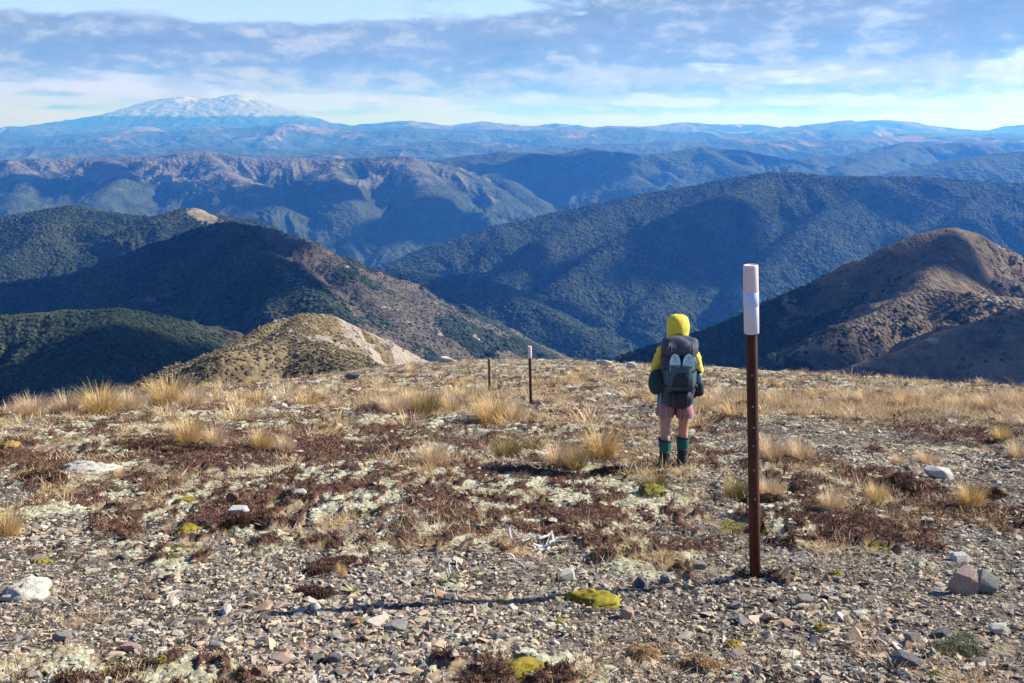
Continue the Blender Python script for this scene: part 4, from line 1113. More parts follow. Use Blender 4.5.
cushion(567, 600, 22, 8, MOSS, 'small moss lobe left of the biggest yellow cushion', 'moss', 'moss_cushion', 2, G)
cushion(825, 630, 22, 8, MOSS, 'small round yellow moss cushion right below the near pole', 'moss', 'moss_cushion', 3, G)
cushion(520, 683, 70, 18, MOSS, 'yellow moss cushion cut by the bottom edge', 'moss', 'moss_cushion', 4, G)
cushion(736, 646, 20, 8, MOSS, 'two lobed dark yellow moss below the pole foot', 'moss', 'moss_cushion', 5, G)
cushion(752, 634, 12, 5, MOSS, 'tiny yellow moss spot just right of the two lobed moss', 'moss', 'moss_cushion', 6, G)
cushion(796, 575, 10, 6, MOSS, 'yellow moss tuft right of the pole foot', 'moss', 'moss_cushion', 7, G)
cushion(838, 575, 14, 7, MOSS, 'second yellow moss tuft further right of the pole foot', 'moss', 'moss_cushion', 8, G)
cushion(654, 496, 36, 14, GREENM, 'dark green moss hummock at the foot of the olive tussock by the boots', 'moss', 'moss_cushion', 9, G)
cushion(186, 531, 22, 10, MOSS, 'bright yellow moss at the left edge of the red mat', 'moss', 'moss_cushion', 10, G)
cushion(185, 502, 18, 6, MOSS, 'bright yellow moss strip above the red mat on the left', 'moss', 'moss_cushion', 11, G)
cushion(40, 562, 16, 5, MOSS, 'small yellow moss above the white cushion on the left', 'moss', 'moss_cushion', 12, G)
cushion(360, 624, 20, 6, MOSS, 'ochre moss patch in the middle of the bottom gravel', 'moss', 'moss_cushion', 13, G)
cushion(160, 661, 14, 6, MOSS, 'ochre moss tuft in the gravel at lower left', 'moss', 'moss_cushion', 14, G)
cushion(560, 622, 18, 5, MOSS, 'flat moss patch below the biggest yellow cushion', 'moss', 'moss_cushion', 15, G)
cushion(500, 602, 14, 5, MOSS, 'small moss patch left of the biggest yellow cushion', 'moss', 'moss_cushion', 16, G)
cushion(940, 676, 20, 8, GREENM, 'green moss under the dry grass in the lower right corner', 'moss', 'moss_cushion', 17, G)
cushion(440, 412, 22, 8, GREENM, 'green moss under the olive tussock of the central row', 'moss', 'moss_cushion', 18, G)
cushion(22, 598, 56, 24, WHITEC, 'big white woolly cushion plant at the left edge of the gravel', 'cushion plant', 'cushion_plant', 21, 'pale cushion plants', 0.3)
cushion(84, 474, 52, 14, WHITEC, 'whitish flat cushion plant between dark mats on the left', 'cushion plant', 'cushion_plant', 22, 'pale cushion plants', 0.3)
cushion(8, 447, 22, 8, cushion_mat('orange cushion', (0.2, 0.12, 0.04), (0.34, 0.21, 0.07), (0.45, 0.31, 0.13)), 'orange brown cushion plant at the left edge', 'cushion plant', 'cushion_plant', 23, 'pale cushion plants')

# fuller dark shrubs, each with its own leaves
def leafy(px, py, wpx, hpx, label, seed, nl=420, mat=None, stops=None):
    x, y, z = on_ground(px, py); rx = wpx / F * y * 0.52; hh = hpx / F * y
    r = np.random.default_rng(seed); T = [tuft(9, 60 + seed + i, 0.10, 1.0, 0.9) for i in range(5)]
    nl = nl * 3
    a = r.uniform(0, 6.28, nl); ph = r.uniform(0, 6.28, 3)
    edge = 0.72 + 0.25 * np.sin(2 * a + ph[0]) + 0.2 * np.sin(3 * a + ph[1]) + 0.13 * np.sin(7 * a + ph[2])
    q = np.sqrt(r.uniform(0, 1, nl)) * (1 + 0.12 * r.normal(0, 1, nl)); u = r.uniform(0.2, 1, nl) ** 0.5
    bx, by = rx * q * edge * np.cos(a), rx * 0.8 * q * edge * np.sin(a)
    clump = 0.55 + 0.6 * fbm(bx / rx * 2.5 + seed, by / rx * 2.5, 3, seed + 40)
    gzv = ground_z(x + bx, y + rx * 0.5 + by) - z
    P = np.stack([bx, by, gzv + hh * u * np.sqrt(np.clip(1 - q * q, 0.03, 1)) * np.clip(clump, 0.15, 1.1)], -1)
    s = r.uniform(0.7, 1.3, nl) * 0.034 * y / 10 + 0.004
    sc = np.stack([s, s, s], -1)
    me = scatter('low_shrub', [c[0] for c in T], [c[1] for c in T], P, rot_z(r.uniform(0, 6.28, nl)), sc, np.clip(r.beta(2, 2, nl) * 0.9 + 0.35 * fbm(bx / rx * 3, by / rx * 3, 3, seed + 90), 0, 1))
    me.materials.append(mat or shrub_mat)
    o = link('low_shrub', me); o.location = (x, y + rx * 0.5, z); tag(o, label, 'shrub', 'dark low shrubs'); return o
leafy(607, 475, 36, 9, 'dark maroon shrub below the tall golden tussock beside the hiker', 1, 260)
leafy(905, 488, 70, 14, 'dark brown low shrub mat under the pale flat slab', 3)
leafy(990, 500, 40, 14, 'dark shrub tucked right of the golden tussock near the right edge', 4)
leafy(765, 503, 40, 10, 'reddish shrub at the foot of the straw tussock behind the near pole', 5)
leafy(745, 410, 24, 8, 'dark green shrub in front of the pale grass strip', 6)
leafy(645, 660, 44, 14, 'brown wispy shrub in the gravel at the bottom', 7, mat=straw_mat)
leafy(700, 668, 50, 14, 'pale brown dry bush at the bottom below the pole', 8, mat=straw_mat)
leafy(965, 655, 70, 18, 'bleached dry grass clump at the lower right', 9, 700, mat=lichen_mat)
leafy(160, 452, 90, 10, 'long dark red shrub mat in front of the golden tussock below the left brow', 10, 700)
leafy(40, 482, 60, 10, 'dark red mat at the left edge behind the gravel', 11, 500)
leafy(240, 528, 60, 12, 'dark red mat beside the bright yellow moss on the left', 12, 500)
leafy(330, 572, 80, 12, 'maroon heath mat in the near gravel with a thin dry grass clump', 13, 700)
leafy(315, 600, 40, 10, 'smaller maroon heath mat just below the one with dry grass', 14, 400)

# spiky rosettes
ROSE = tint_mat('pale green rosette leaves', [(0.0, (0.20, 0.22, 0.10)), (0.5, (0.36, 0.37, 0.19)), (1.0, (0.52, 0.50, 0.32))], grain_amt=0.0, transl=0.2)
def rosette(px, py, wpx, label, seed, nl=18):
    x, y, z = on_ground(px, py); L = wpx / F * y * 0.62
    r = np.random.default_rng(seed); V = []; Fc = []; T = []
    for b in range(nl):
        a = b * 2.399 + r.normal(0, .2); el = r.uniform(0.35, 1.25); tone = r.uniform(0, 1)
        o = np.array([math.cos(a), math.sin(a), 0]); side = np.array([-math.sin(a), math.cos(a), 0]); i0 = len(V)
        for k in range(5):
            f = k / 4; w = L * 0.11 * (1 - f ** 1.5) + 0.0005
            e2 = el - 0.4 * f
            p = o * L * f * math.cos(e2) + np.array([0, 0, L * f * math.sin(e2)])
            V += [p - side * w, p + side * w]; T += [tone, tone]
        for k in range(4): Fc.append((i0 + 2 * k, i0 + 2 * k + 1, i0 + 2 * k + 3, i0 + 2 * k + 2))
    me = np_mesh('rosette_plant', np.array(V), np.array(Fc), True, {'tint': np.array(T)}); me.materials.append(ROSE)
    o = link('rosette_plant', me); o.location = (x, y, z); tag(o, label, 'plant', 'spiky rosette plants'); return o
rosette(449, 581, 24, 'bright spiky rosette plant left of the grey dead branches', 1)
rosette(353, 594, 24, 'pale spiky rosette plant below the maroon heath mat', 2)
rosette(480, 572, 14, 'small green rosette plant beside the grey dead branches', 3)

# grey dead branches
WOOD = rock_mat('bleached dead wood', (0.32, 0.31, 0.30), (0.52, 0.50, 0.48), (0.66, 0.64, 0.61), 20.0)
def deadwood(px, py, wpx, label, seed, nb=14):
    x, y, z = on_ground(px, py); L = wpx / F * y
    r = np.random.default_rng(seed); V = []; Fc = []
    for b in range(nb):
        a = r.uniform(0, 6.28); p = np.array([r.normal(0, .18) * L, r.normal(0, .15) * L, 0.01]); d = np.array([math.cos(a), math.sin(a), r.uniform(0.1, 0.75)])
        path = []; n = 8; l = L * r.uniform(0.25, 0.6)
        for k in range(n):
            path.append(tuple(p)); d = d + r.normal(0, 0.28, 3) + np.array([0, 0, -0.1]); d /= np.linalg.norm(d); p = p + d * l / n; p[2] = max(p[2], 0.008)
        w = 0.015 * r.uniform(0.5, 1.3) * L / 0.45
        v, f = tube(path, [w * (1 - 0.75 * k / (n - 1)) for k in range(n)], 6)
        Fc += [tuple(i + len(V) for i in q) for q in f]; V += v
    o = mesh_obj('dead_branches', (V, Fc), WOOD); o.location = (x, y, z); tag(o, label, 'branch', 'bleached dead branches'); return o
deadwood(535, 548, 62, 'tangle of bleached grey dead branches on the ground left of the hiker line', 5, 34)
deadwood(512, 562, 40, 'few bleached sticks in front of the grey branch tangle', 6, 5)
deadwood(462, 574, 46, 'dark sticks lying beside the bright rosette plant', 8, 4)

# ------------------------------------------------------------------ the yellow knoll beyond the brow
def build_knoll():
    k = Hill([[(60, 410, 105), (130, 388, 128), (170, 373, 140), (205, 359, 150), (240, 344, 162), (262, 332, 174), (272, 325, 180), (288, 319, 186), (302, 313.5, 190), (324, 314.5, 195), (350, 331, 200), (385, 347, 205), (420, 361, 212), (480, 385, 220), (560, 420, 230)],
              ([(303, 314, 190), (298, 326, 172), (285, 338, 150), (255, 346, 138), (228, 352, 130)], {'slope': 0.62}),
              ([(285, 338, 150), (318, 352, 138), (345, 366, 125), (352, 378, 112)], {'slope': 0.45})],
             slope=0.60, w=2, lam=26, amp=5.0, ramp=14, stretch=1.6, rough=2.0, rlam=9, floor=-190, seed=210, crest_amp=0.25)
    def cov(X, Y, Z, N, H):
        px = 512 + 1008 * X / Y
        bound = 312 + np.clip(-36 - Z, -2, 60) * 4.4 + 10 * fbm(X / 6, Z / 6, 3, 5)
        right = sstep(-3, 5, px - bound)
        st = sstep(-0.1, 0.2, fbm((X * .8 + Y * .5) / 5.0, Z / 30, 3, 88) + 0.12)
        return {'open': np.full_like(Z, 0.9), 'grow': np.clip(0.75 + 0.9 * fbm(X / 9, Y / 9, 4, 66), 0.12, 1), 'scree': np.clip(right * sstep(150, 172, Y) * (0.3 + 0.65 * st), 0, 1)}
    k.mesh('knoll', 0, 640, 92, 260, 420, 260, hill_mat('knoll ground', tan=(0.21, 0.165, 0.095), brown=(0.11, 0.085, 0.058), scree=(0.29, 0.25, 0.21), s1=0.12, s2=0.9, bscale=1.5, bdist=0.35, bump=0.8), cov)
    km = tint_mat('knoll scrub', [(0.0, (0.055, 0.046, 0.034)), (0.3, (0.105, 0.085, 0.05)), (0.6, (0.165, 0.13, 0.068)), (0.85, (0.225, 0.18, 0.09)), (1.0, (0.32, 0.27, 0.17))], grain=4.0, grain_amt=0.25)
    forest('scrub', k, 0.55, 0.19, lambda c, n: (c['scree'] < RNG.uniform(0.0, 0.45, n)) & (RNG.uniform(0, 1, n) < c['grow']), proto=CROWN, mat=km, tall=0.75, px0=60, px1=470, y0=98, y1=225, maxn=60000)
    crag = tint_mat('knoll rock', [(0.0, (0.10, 0.085, 0.07)), (0.5, (0.21, 0.18, 0.15)), (1.0, (0.36, 0.32, 0.27))], grain=2.0, grain_amt=0.3)
    forest('rock_outcrops', k, 0.9, 0.28, lambda c, n: (RNG.uniform(0, 1, n) < np.clip(0.9 - c['grow'] * 1.3, 0, 1) + 0.05), proto=[ico(1, 900 + s, 0.34, 1.0) for s in range(5)], mat=crag, tall=0.8, align=0.4, px0=100, px1=450, y0=110, y1=222, maxn=16000)

# ------------------------------------------------------------------ hills
class Hill:
    def __init__(self, lines, slope=0.5, back=None, w=25.0, lam=400.0, amp=60.0, ramp=150.0, stretch=2.6, rough=4.0, rlam=60.0, floor=-620.0, seed=1, crest_amp=3.0, power=1.0, spur_oct=5, gain=0.55):
        self.lines = []
        for l in lines:
            sl = slope
            if isinstance(l, tuple) and isinstance(l[0], (int, float)) is False and len(l) == 2 and isinstance(l[1], dict):
                sl = l[1].get('slope', slope); l = l[0]
            self.lines.append((np.array([W(*p) for p in l]), sl))
        self.w, self.lam, self.amp, self.ramp, self.stretch = w, lam, amp, ramp, stretch
        self.rough, self.rlam, self.floor, self.seed, self.crest_amp, self.power = rough, rlam, floor, seed, crest_amp, power
        self.back = back; self.gain = gain; self.spur_oct = spur_oct
    def h(self, x, y):
        best = np.full(x.shape, -1e9); dmin = np.full(x.shape, 1e9)
        for P, sl in self.lines:
            for A, B in zip(P[:-1], P[1:]):
                ab = B[:2] - A[:2]; L2 = float(ab @ ab) + 1e-6
                t = np.clip(((x - A[0]) * ab[0] + (y - A[1]) * ab[1]) / L2, 0, 1)
                dx = x - (A[0] + t * ab[0]); dy = y - (A[1] + t * ab[1])
                d = np.sqrt(dx * dx + dy * dy)
                z = A[2] + t * (B[2] - A[2]) - sl * (np.sqrt(d * d + self.w ** 2) - self.w)
                k = self.w * 0.12
                # smooth maximum
                hh = np.clip(0.5 + 0.5 * (z - best) / (k + 1e-6), 0, 1)
                best = np.where(best < -1e8, z, best + (z - best) * hh + k * hh * (1 - hh) * 0.5)
                dmin = np.minimum(dmin, d)
        s = self.seed; l = self.lam
        wx = fbm(x / (l * 1.7), y / (l * 1.7), 3, s + 5) * 0.55
        wy = fbm(x / (l * 1.3), y / (l * 1.3), 2, s + 9) * 0.5
        n = ridged(x / l + wx, y / (l * self.stretch) + wy, self.spur_oct, s, self.gain) - 0.62
        a = 1 - np.exp(-(dmin / self.ramp) ** 1.3)
        z = best + n * self.amp * a * 1.6
        z = z + fbm(x / self.rlam, y / self.rlam, 4, s + 77, 0.55) * (self.rough * a + self.crest_amp)
        z = np.maximum(z, self.floor + fbm(x / 900, y / 900, 3, s + 3) * 20)
        self.dmin = dmin; self.n = n
        return z
    def mesh(self, name, px0, px1, y0, y1, nx, ny, mat, cover=None, ypow=1.0):
        a = np.linspace((px0 - 512) / 1008.0, (px1 - 512) / 1008.0, nx)
        yy = y0 + (y1 - y0) * np.linspace(0, 1, ny) ** ypow
        Y, Am = np.meshgrid(yy, a, indexing='ij'); X = Am * Y
        Z = self.h(X, Y)
        v = np.stack([X, Y, Z], -1)
        gx = np.gradient(v, axis=1); gy = np.gradient(v, axis=0)
        nrm = np.cross(gx, gy); nrm /= np.linalg.norm(nrm, axis=-1, keepdims=True) + 1e-9
        attrs = {}
        self.cover = cover
        if cover:
            for k, arr in cover(X, Y, Z, nrm, self).items(): attrs[k] = arr.ravel()
        me = np_mesh(name, v.reshape(-1, 3), grid_faces(ny, nx), True, attrs)
        o = link(name, me, mat); tag(o, kind='structure')
        self.rng = (a[0], a[-1], y0, y1)
        return o
    def scatter_pts(self, spacing, keep, px0=None, px1=None, y0=None, y1=None, maxn=120000):
        a0, a1, Y0, Y1 = self.rng
        if px0 is not None: a0, a1 = (px0 - 512) / 1008.0, (px1 - 512) / 1008.0
        if y0 is not None: Y0, Y1 = y0, y1
        area = (a1 - a0) * (Y1 ** 2 - Y0 ** 2) / 2
        n = int(min(maxn, area / spacing ** 2))
        y = np.sqrt(RNG.uniform(Y0 ** 2, Y1 ** 2, n)); x = RNG.uniform(a0, a1, n) * y
        z = self.h(x, y); dm = self.dmin.copy(); nn = self.n.copy()
        e = spacing * 1.5
        zx = (self.h(x + e, y) - z) / e; zy = (self.h(x, y + e) - z) / e
        nrm = np.stack([-zx, -zy, np.ones_like(z)], -1); nrm /= np.linalg.norm(nrm, axis=-1, keepdims=True)
        view = -np.stack([x, y, z], -1); view /= np.linalg.norm(view, axis=-1, keepdims=True)
        self.dmin, self.n = dm, nn
        cov = self.cover(x, y, z, nrm, self)
        ok = (np.einsum('ij,ij->i', nrm, view) > -0.12) & (z > self.floor + 25) & keep(cov, n)
        return np.stack([x, y, z], -1)[ok], nrm[ok]

def hill_mat(name, forest=(0.036, 0.05, 0.03), tan=(0.19, 0.145, 0.085), brown=(0.085, 0.062, 0.05), scree=(0.36, 0.32, 0.27), s1=0.01, s2=0.08, bump=0.6, bdist=4.0, bscale=0.12, stripe=False, snow=False):
    m, nt, b = new_mat(name, 0.95, 0.1)
    pos = nt.n('ShaderNodeNewGeometry').outputs['Position']
    n1 = nt.noise(pos, s1, 5, 0.6); n2 = nt.noise(pos, s2, 4, 0.65)
    vo = nt.n('ShaderNodeTexVoronoi'); vo.inputs['Scale'].default_value = bscale; nt.t.links.new(pos, vo.inputs['Vector'])
    fcol = nt.mix(nt.step(n2, 0.35, 0.65), tuple(c * 0.7 for c in forest), tuple(c * 1.35 for c in forest))
    ocol = nt.mix(nt.step(nt.math('MULTIPLY_ADD', n2, 0.6, nt.math('MULTIPLY', n1, 0.5)), 0.42, 0.66), brown, tan)
    scol = nt.mix(nt.step(n2, 0.3, 0.7), tuple(c * 0.75 for c in scree), tuple(c * 1.2 for c in scree))
    jag = nt.math('MULTIPLY', nt.math('SUBTRACT', n2, 0.5), 0.9)
    fo = nt.step(nt.math('ADD', nt.attr('open'), jag), 0.38, 0.62)
    fs = nt.step(nt.math('ADD', nt.attr('scree'), jag), 0.4, 0.62)
    c = nt.mix(fo, fcol, ocol); c = nt.mix(fs, c, scol)
    if snow:
        c = nt.mix(nt.step(nt.math('ADD', nt.attr('snow'), jag), 0.4, 0.6), c, (0.40, 0.41, 0.43))  # snow greyed close to the rock tone; distance haze is in this colour
    nt.val(b.inputs['Base Color'], c)
    hgt = nt.math('MULTIPLY_ADD', vo.outputs['Distance'], -0.8, n2)
    nt.val(b.inputs['Normal'], nt.bump(hgt, bump, bdist))
    return m

crown_mat = tint_mat('forest crowns', [(0.0, (0.016, 0.027, 0.017)), (0.4, (0.036, 0.052, 0.029)), (0.8, (0.064, 0.076, 0.040)), (1.0, (0.09, 0.09, 0.048))], rough=0.9, spec=0.1, grain=0.5, grain_amt=0.25)
CROWN = [ico(1, s, 0.2, 1.0) for s in range(6)]
CROWN_F = [ico(2, 40 + s, 0.2, 1.0) for s in range(5)]

def forest(name, hill, spacing, size, keep, proto=CROWN, mat=None, tall=0.62, tint_shift=0.0, align=0.9, lift=0.15, **kw):
    p, nrm = hill.scatter_pts(spacing, keep, **kw)
    n = len(p)
    s = size * np.clip(RNG.lognormal(0, 0.34, n), 0.4, 1.7)
    sc = np.stack([s * RNG.uniform(0.8, 1.2, n), s * RNG.uniform(0.8, 1.2, n), s * tall * RNG.uniform(0.8, 1.25, n)], -1)
    p = p + nrm * (s * lift)[:, None]
    up = nrm * align + np.array([0, 0, 1.0]) * (1 - align); up /= np.linalg.norm(up, axis=1, keepdims=True)
    sx = np.cross(np.array([0.0, 1.0, 0.0]), up); sx /= np.linalg.norm(sx, axis=1, keepdims=True); sy = np.cross(up, sx)
    fr = np.stack([sx, sy, up], -1)
    t = np.clip(0.8 * RNG.beta(2.5, 3, n) + 0.5 * fbm(p[:, 0] / 110, p[:, 1] / 110, 4, 5) + tint_shift, 0, 1)
    me = scatter(name, [c[0] for c in proto], [c[1] for c in proto], p, fr @ rot_z(RNG.uniform(0, 6.28, n)), sc, t, smooth=False)
    o = link(name, me, mat or crown_mat); tag(o, kind='stuff')
    return o

def build_hills():
    # --- big forested range on the right -------------------------------------------------
    c6 = [(330, 290, 2850), (390, 266, 2950), (440, 246, 3050), (500, 226, 3150), (560, 212, 3250), (620, 199, 3300), (700, 185, 3350), (740, 177, 3380), (770, 173, 3400), (800, 173, 3400),
          (830, 177, 3400), (870, 177, 3380), (920, 177, 3360), (960, 180, 3360), (1024, 184, 3360), (1180, 192, 3300)]
    sp = [[(772, 173, 3400), (722, 196, 3080), (668, 218, 2860), (612, 240, 2700), (556, 285, 2500)],
          [(890, 178, 3370), (852, 198, 3080), (806, 226, 2840), (775, 250, 2720), (740, 292, 2550)],
          [(985, 182, 3360), (960, 215, 3050), (930, 250, 2850)],
          [(640, 195, 3300), (585, 218, 3080), (535, 244, 2860), (495, 280, 2700)],
          [(690, 230, 2930), (680, 262, 2700), (650, 300, 2500)]]
    r6 = Hill([c6] + [(s, {'slope': 0.85}) for s in sp], slope=0.50, w=30, lam=400, amp=115, ramp=190, stretch=2.4, rough=10, rlam=70, floor=-640, seed=61, crest_amp=2)
    def cov6(X, Y, Z, N, H):
        px = 512 + 1008 * X / Y
        o = sstep(0.55, 0.2, H.dmin / 60.0) * sstep(820, 900, px) * 0.0
        return {'open': o, 'scree': np.zeros_like(o)}
    r6.mesh('forested_hills', 300, 1180, 2150, 3700, 560, 330, hill_mat('hill forest far', forest=(0.024, 0.036, 0.022), s1=0.004, s2=0.03, bscale=0.09), cov6)
    forest('forest', r6, 6.2, 3.8, lambda c, n: c['open'] < RNG.uniform(0.3, 0.8, n), px0=320, px1=1120, y0=2250, y1=3480, maxn=125000, tall=0.6)

    # --- left: forested hill behind and the main hill ------------------------------------
    r4 = Hill([[(-170, 232, 2300), (-90, 226, 2250), (0, 217, 2200), (40, 211, 2180), (70, 207, 2170), (110, 213, 2150), (150, 218, 2130), (190, 209, 2080), (215, 217, 2030), (260, 245, 1980)],
               ([(75, 207, 2170), (40, 240, 1990), (0, 262, 1880)], {'slope': 0.5})],
              slope=0.46, w=30, lam=260, amp=60, ramp=120, stretch=2.2, rough=6, rlam=50, floor=-560, seed=41, crest_amp=2)
    def cov4(X, Y, Z, N, H):
        px = 512 + 1008 * X / Y
        o = np.exp(-((px - 200) / 26.0) ** 2) * sstep(55, 15, H.dmin)
        return {'open': o, 'scree': o * 0.8}
    r4.mesh('forested_hills', -170, 330, 1550, 2350, 330, 250, hill_mat('hill forest left', forest=(0.024, 0.036, 0.022), s1=0.01, s2=0.05, bscale=0.12, tan=(0.20, 0.165, 0.10), scree=(0.26, 0.22, 0.155)), cov4)
    forest('forest', r4, 3.9, 2.4, lambda c, n: c['open'] < RNG.uniform(0.2, 0.8, n), px0=-130, px1=320, y0=1600, y1=2220, maxn=62000)

    r3 = Hill([[(-120, 292, 1420), (0, 284, 1450), (60, 277, 1470), (110, 262, 1480), (150, 246, 1490), (200, 229, 1500), (225, 222, 1500), (247, 226, 1480), (270, 229, 1450), (300, 240, 1430), (330, 256, 1410),
                (380, 280, 1400), (420, 300, 1400), (470, 333, 1430), (520, 366, 1480), (580, 410, 1500)],
               ([(228, 222, 1500), (246, 244, 1330), (272, 266, 1200), (310, 292, 1080), (338, 318, 980), (352, 345, 900)], {'slope': 0.58}),
               ([(330, 256, 1410), (372, 300, 1210), (400, 325, 1120), (425, 352, 1050)], {'slope': 0.5})],
              slope=0.60, w=16, lam=150, amp=34, ramp=90, stretch=2.0, rough=6, rlam=40, floor=-520, seed=33, crest_amp=1.5)
    def cov3(X, Y, Z, N, H):
        px = 512 + 1008 * X / Y
        up = sstep(-330, -160, Z)
        right = sstep(-20, 40, px - (228 + (1500 - Y) * 0.225))
        near = sstep(110, 20, H.dmin)
        nz = fbm(X / 90, Y / 90, 4, 321)
        o = np.clip(right * (0.28 + 0.5 * up + 0.5 * near + nz * 1.3) - 0.16 + sstep(0.15, -0.3, N[..., 0] * -1) * 0, 0, 1)
        s = np.clip(right * (sstep(0.2, 0.62, fbm(X / 45, Y / 110, 4, 71)) * 0.8) - 0.15, 0, 1)
        s = np.maximum(s, np.exp(-((px - 285) / 20.0) ** 2 - ((H.dmin) / 14.0) ** 2) * 0.6)
        return {'open': o, 'scree': s}
    r3.mesh('forested_hills', -140, 600, 760, 1750, 480, 360, hill_mat('hill brown left', forest=(0.024, 0.036, 0.022), tan=(0.12, 0.098, 0.072), brown=(0.062, 0.054, 0.044), scree=(0.25, 0.215, 0.185), s1=0.015, s2=0.09, bscale=0.2, bdist=3), cov3)
    forest('forest', r3, 3.7, 2.3, lambda c, n: (c['open'] + c['scree']) < RNG.uniform(0.15, 0.75, n), px0=-110, px1=560, y0=900, y1=1560, maxn=80000, tint_shift=-0.08)

    forest('scrub', r3, 3.6, 1.0, lambda c, n: (c['open'] > 0.3) & (c['scree'] < 0.4) & (RNG.uniform(0, 1, n) < 0.55), px0=230, px1=540, y0=860, y1=1500, maxn=40000, tint_shift=-0.1)
    r5 = Hill([[(395, 268, 2450), (440, 277, 2300), (470, 275, 2200), (500, 286, 2100), (540, 308, 2000), (580, 333, 1900), (612, 356, 1800), (680, 410, 1700)]],
              slope=0.55, w=20, lam=200, amp=36, ramp=100, stretch=2.0, rough=6, rlam=50, floor=-620, seed=52, crest_amp=2)
    def cov5(X, Y, Z, N, H):
        o = sstep(0.25, 0.6, fbm(X / 120, Y / 160, 4, 91)) * 0.8
        return {'open': o * 0, 'scree': o * 0}
    r5.mesh('forested_hills', 360, 700, 1450, 2600, 240, 220, hill_mat('hill forest mid', forest=(0.024, 0.036, 0.022), s1=0.01, s2=0.05, bscale=0.12), cov5)
    forest('forest', r5, 5.0, 3.2, lambda c, n: c['open'] < 0.5, px0=370, px1=690, y0=1500, y1=2450, maxn=38000)

    # --- low forested hill at the left edge ----------------------------------------------
    r2 = Hill([[(-200, 335, 820), (-100, 324, 800), (0, 317, 790), (60, 313, 770), (115, 310, 750), (150, 320, 735), (200, 343, 710), (240, 365, 680)],
               ([(115, 310, 750), (105, 345, 620), (80, 385, 540)], {'slope': 0.45})],
              slope=0.42, w=14, lam=90, amp=16, ramp=50, stretch=1.8, rough=4, rlam=28, floor=-420, seed=25, crest_amp=1)
    def cov2(X, Y, Z, N, H):
        px = 512 + 1008 * X / Y
        nz = fbm(X / 45, Y / 45, 4, 222)
        low = sstep(-150, -185, Z)
        o = np.clip(low * sstep(20, 90, px) * 0.75 + nz * 0.5, 0, 1) * sstep(-40, 40, px) 
        s = np.clip(np.exp(-((px - 98) / 22.0) ** 2) * sstep(-158, -178, Z) * 0.62 + nz * 0.45 - 0.1, 0, 1)
        return {'open': o * 0.8, 'scree': s}
    r2.mesh('forested_hills', -200, 330, 420, 900, 330, 220, hill_mat('hill scrub left', forest=(0.028, 0.038, 0.022), tan=(0.13, 0.10, 0.065), brown=(0.055, 0.042, 0.035), scree=(0.33, 0.27, 0.22), s1=0.03, s2=0.16, bscale=0.4, bdist=1.5), cov2)
    forest('forest', r2, 2.0, 1.2, lambda c, n: (c['open'] + c['scree']) < RNG.uniform(0.2, 0.8, n), proto=CROWN, px0=-150, px1=320, y0=470, y1=800, maxn=62000, tint_shift=-0.05)

    # --- brown hill at the right ---------------------------------------------------------
    r7 = Hill([[(1200, 330, 930), (1100, 300, 940), (1024, 277, 950), (1005, 268, 945), (985, 246, 940), (970, 231, 935), (955, 228, 930), (938, 230, 925), (920, 234, 920), (890, 245, 910), (850, 265, 900), (810, 285, 890),
                (770, 302, 880), (740, 315, 875), (700, 332, 870), (650, 347, 860), (600, 364, 850), (540, 400, 840)],
               ([(955, 228, 930), (936, 262, 800), (925, 288, 730), (1000, 297, 700), (1100, 300, 690)], {'slope': 0.62}),
               ([(925, 288, 730), (860, 320, 690), (800, 352, 650), (740, 392, 600)], {'slope': 0.62}),
               ([(1200, 300, 560), (1024, 309, 560), (965, 327, 545), (905, 352, 530), (860, 378, 510), (800, 420, 490)], {'slope': 0.55})],
              slope=0.62, w=6, lam=90, amp=19, ramp=45, stretch=1.9, rough=3.4, rlam=30, floor=-420, seed=72, crest_amp=1.4)
    def cov7(X, Y, Z, N, H):
        px = 512 + 1008 * X / Y
        nz = fbm(X / 60, Y / 60, 5, 701)
        o = np.clip(0.33 + sstep(-160, -95, Z) * 0.55 + nz * 0.9 + sstep(780, 930, px) * 0.45 - sstep(-175, -240, Z) * 0.4, 0, 1)  # dark scrub cover raised at the left to deepen that slope's shade
        s = np.clip(sstep(0.25, 0.7, fbm(X / 26, Y / 40, 4, 717)) * sstep(-230, -110, Z) * 0.95 - 0.12, 0, 1)
        return {'open': o, 'scree': s}
    r7.mesh('brown_hills', 520, 1200, 440, 1150, 520, 400, hill_mat('hill brown right', forest=(0.03, 0.036, 0.022), tan=(0.17, 0.13, 0.09), brown=(0.07, 0.056, 0.044), scree=(0.27, 0.23, 0.195), s1=0.02, s2=0.12, bscale=0.35, bdist=2.5, bump=0.8), cov7)
    forest('scrub', r7, 2.4, 1.05, lambda c, n: (c['open'] * 0.9 + c['scree']) < RNG.uniform(0.0, 0.8, n), proto=CROWN, px0=560, px1=1090, y0=470, y1=960, maxn=60000, tall=0.8, tint_shift=-0.05)

    crag = tint_mat('crag rock', [(0.0, (0.09, 0.078, 0.066)), (0.5, (0.19, 0.165, 0.14)), (1.0, (0.34, 0.30, 0.26))], grain=0.9, grain_amt=0.3)
    CR = [ico(1, 800 + s, 0.34, 1.0) for s in range(6)]
    forest('rock_outcrops', r7, 3.2, 1.35, lambda c, n: (c['scree'] > 0.22) & (RNG.uniform(0, 1, n) < 0.6), proto=CR, mat=crag, px0=620, px1=1120, y0=560, y1=960, maxn=50000, tall=0.8, align=0.4)
    forest('rock_outcrops', r3, 4.2, 1.5, lambda c, n: (c['scree'] > 0.3) & (RNG.uniform(0, 1, n) < 0.5), proto=CR, mat=crag, px0=230, px1=540, y0=860, y1=1500, maxn=40000, tall=0.8, align=0.4)

